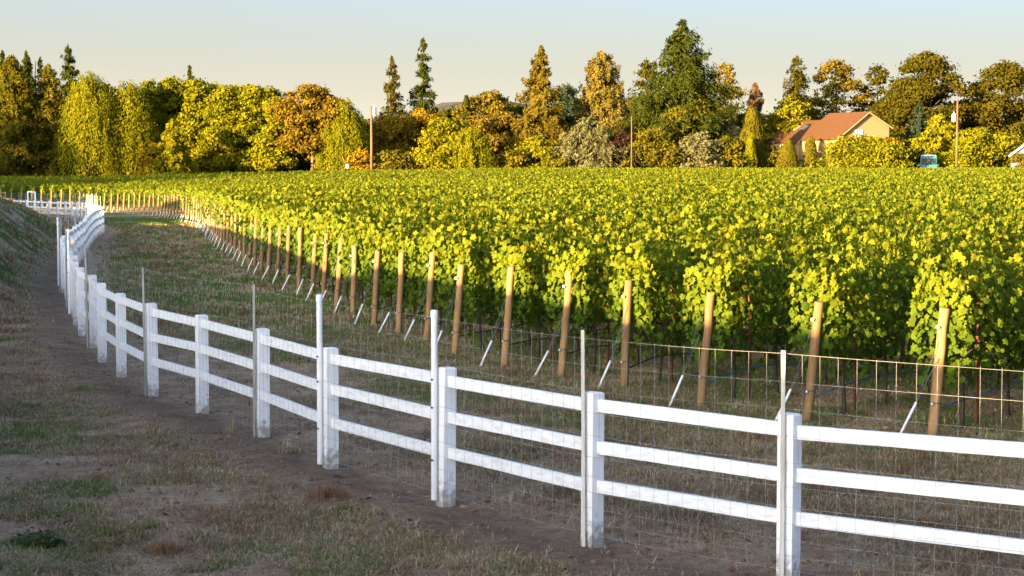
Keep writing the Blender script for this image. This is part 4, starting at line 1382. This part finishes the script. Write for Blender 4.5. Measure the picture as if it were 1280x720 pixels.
# ------------------------------------------------------------------ teal van
M['teal'] = noise_mat('teal_paint', [(.3, (0.014, 0.125, 0.158)), (.7, (0.022, 0.158, 0.197))], 2, .35, bump=0, spec=.5)
M['tyre'] = noise_mat('black_rubber', [(.3, (.015, .015, .015)), (.7, (.03, .03, .03))], 5, .9, bump=0)
M['dark_glass'] = noise_mat('dark_glass', [(.3, (.015, .02, .03)), (.7, (.03, .04, .05))], 2, .1, bump=0, spec=.6)
M['red_lens'] = noise_mat('red_lens', [(.3, (.3, .01, .01)), (.7, (.4, .02, .02))], 3, .3, bump=0)
VD = 216.5
vp = at(1160.5, 212, VD)
vg = hz(vp[0], VD)
van = empty('van', (vp[0], VD, vg), 'teal van seen end on with dark window and pale roof', 'van', None, math.radians(-13))
W_ = 21 / F * VD
vh = at(1160, 193.5, VD)[2] - vg
MB().prism([(-W_ / 2, 0, .35), (W_ / 2, 0, .35), (W_ / 2, 0, vh * .62), (W_ * .46, .1, vh - .12), (-W_ * .46, .1, vh - .12), (-W_ / 2, 0, vh * .62)][::-1], (0, 4.6, 0)).build('body', M['teal'], van)
MB().box((0, 2.35, vh - .06), (W_ * .9, 4.5, .11), taper=.92).build('roof', M['pvc'], van)
MB().box((0, .02, vh * .78), (W_ * .84, .10, vh * .20)).build('window', M['dark_glass'], van)
MB().box((0, -.06, .5), (W_ * 1.02, .16, .2)).build('bumper', M['dark_wire'], van)
for s_ in (-1, 1):
    MB().box((s_ * W_ * .43, -.02, vh * .52), (.14, .06, .3)).build('tail_lamp', M['red_lens'], van)
    MB().box((s_ * (W_ / 2 + .12), .7, vh * .66), (.16, .08, .26)).build('mirror', M['pvc'], van)
    for yy in (.8, 3.7):
        MB().tube([(s_ * (W_ / 2 - .2), yy, .34), (s_ * (W_ / 2 + .01), yy, .34)], .34, 16).build('wheel', M['tyre'], van)

# small things at the far edge of the vines
rp = at(397, 211, 209)
rk = MB()
rk.prism([(-.75, 0, 0), (.8, 0, 0), (.35, .2, 1.2), (.05, .25, 1.9), (-.3, .2, 1.1)][::-1], (0, .9, .1))
o = rk.build('boulder', noise_mat('pale_rock', [(.3, (.28, .24, .19)), (.7, (.42, .37, .3))], 3, .9, bump=.6), None, (rp[0], 211, hz(rp[0], 211)))
o.scale = (1, 1, 1.15)
tag(o, 'pale pointed boulder at the foot of the orange oak', 'boulder')
wp = at(434, 213, 208)
ws = empty('marker_post', (wp[0], 208, hz(wp[0], 208)), 'little white topped marker post above the vines, left of pole', 'post')
MB().box((0, 0, 1.2), (.07, .07, 2.5)).build('stem', M['dark_wire'], ws)
MB().box((0, 0, 2.62), (.38, .12, .42), taper=.8).build('plate', M['pvc'], ws)

# ------------------------------------------------------------------ light
SUN_AZ = math.atan2(-.68, -.73)        # direction to the sun, measured from +Y towards +X
SUN_EL = math.radians(8.0)
sd = np.array([math.sin(SUN_AZ) * math.cos(SUN_EL), math.cos(SUN_AZ) * math.cos(SUN_EL), math.sin(SUN_EL)])
sun_d = bpy.data.lights.new('sun', 'SUN')
sun_d.energy = 5.0
sun_d.angle = math.radians(.53)
sun_d.color = (1.0, .66, .29)
sun = bpy.data.objects.new('sun', sun_d)
COL.objects.link(sun)
sun.rotation_euler = Vector(sd).to_track_quat('Z', 'Y').to_euler()
w = bpy.data.worlds.new('World')
sc.world = w
w.use_nodes = True
nt = w.node_tree
sky = nt.nodes.new('ShaderNodeTexSky')
sky.sky_type = 'NISHITA'
sky.sun_disc = False
sky.sun_elevation = SUN_EL
sky.sun_rotation = SUN_AZ
sky.altitude = 60
sky.air_density = 0.7
sky.dust_density = 8.0
sky.ozone_density = 2.9
bg = nt.nodes['Background']
bg.inputs['Strength'].default_value = .115
# pale evening haze low in the sky
tcw = N(nt, 'ShaderNodeTexCoord')
sx = N(nt, 'ShaderNodeSeparateXYZ')
nt.links.new(tcw.outputs['Generated'], sx.inputs[0])
m1 = N(nt, 'ShaderNodeMath', operation='MAXIMUM'); nt.links.new(sx.outputs['Z'], m1.inputs[0]); m1.inputs[1].default_value = 0
m2 = N(nt, 'ShaderNodeMath', operation='MULTIPLY'); nt.links.new(m1.outputs[0], m2.inputs[0]); m2.inputs[1].default_value = -1 / .085
m3 = N(nt, 'ShaderNodeMath', operation='EXPONENT'); nt.links.new(m2.outputs[0], m3.inputs[0])
hzc = N(nt, 'ShaderNodeMix', data_type='RGBA')
hzc.inputs['A'].default_value = (0, 0, 0, 1); hzc.inputs['B'].default_value = (1.68, 1.54, 1.17, 1)
nt.links.new(m3.outputs[0], hzc.inputs['Factor'])
ad_ = N(nt, 'ShaderNodeMix', data_type='RGBA', blend_type='ADD')
ad_.inputs['Factor'].default_value = 1
nt.links.new(sky.outputs[0], ad_.inputs['A']); nt.links.new(hzc.outputs['Result'], ad_.inputs['B'])
nt.links.new(ad_.outputs['Result'], bg.inputs['Color'])

sc.view_settings.view_transform = 'Standard'
sc.view_settings.look = 'None'
sc.view_settings.exposure = 2.72
sc.view_settings.gamma = 1
sc.view_settings.use_curve_mapping = False
sc.cycles.use_denoising = True
sc.cycles.max_bounces = 6
sc.cycles.diffuse_bounces = 3
sc.cycles.transmission_bounces = 3
sc.cycles.transparent_max_bounces = 4
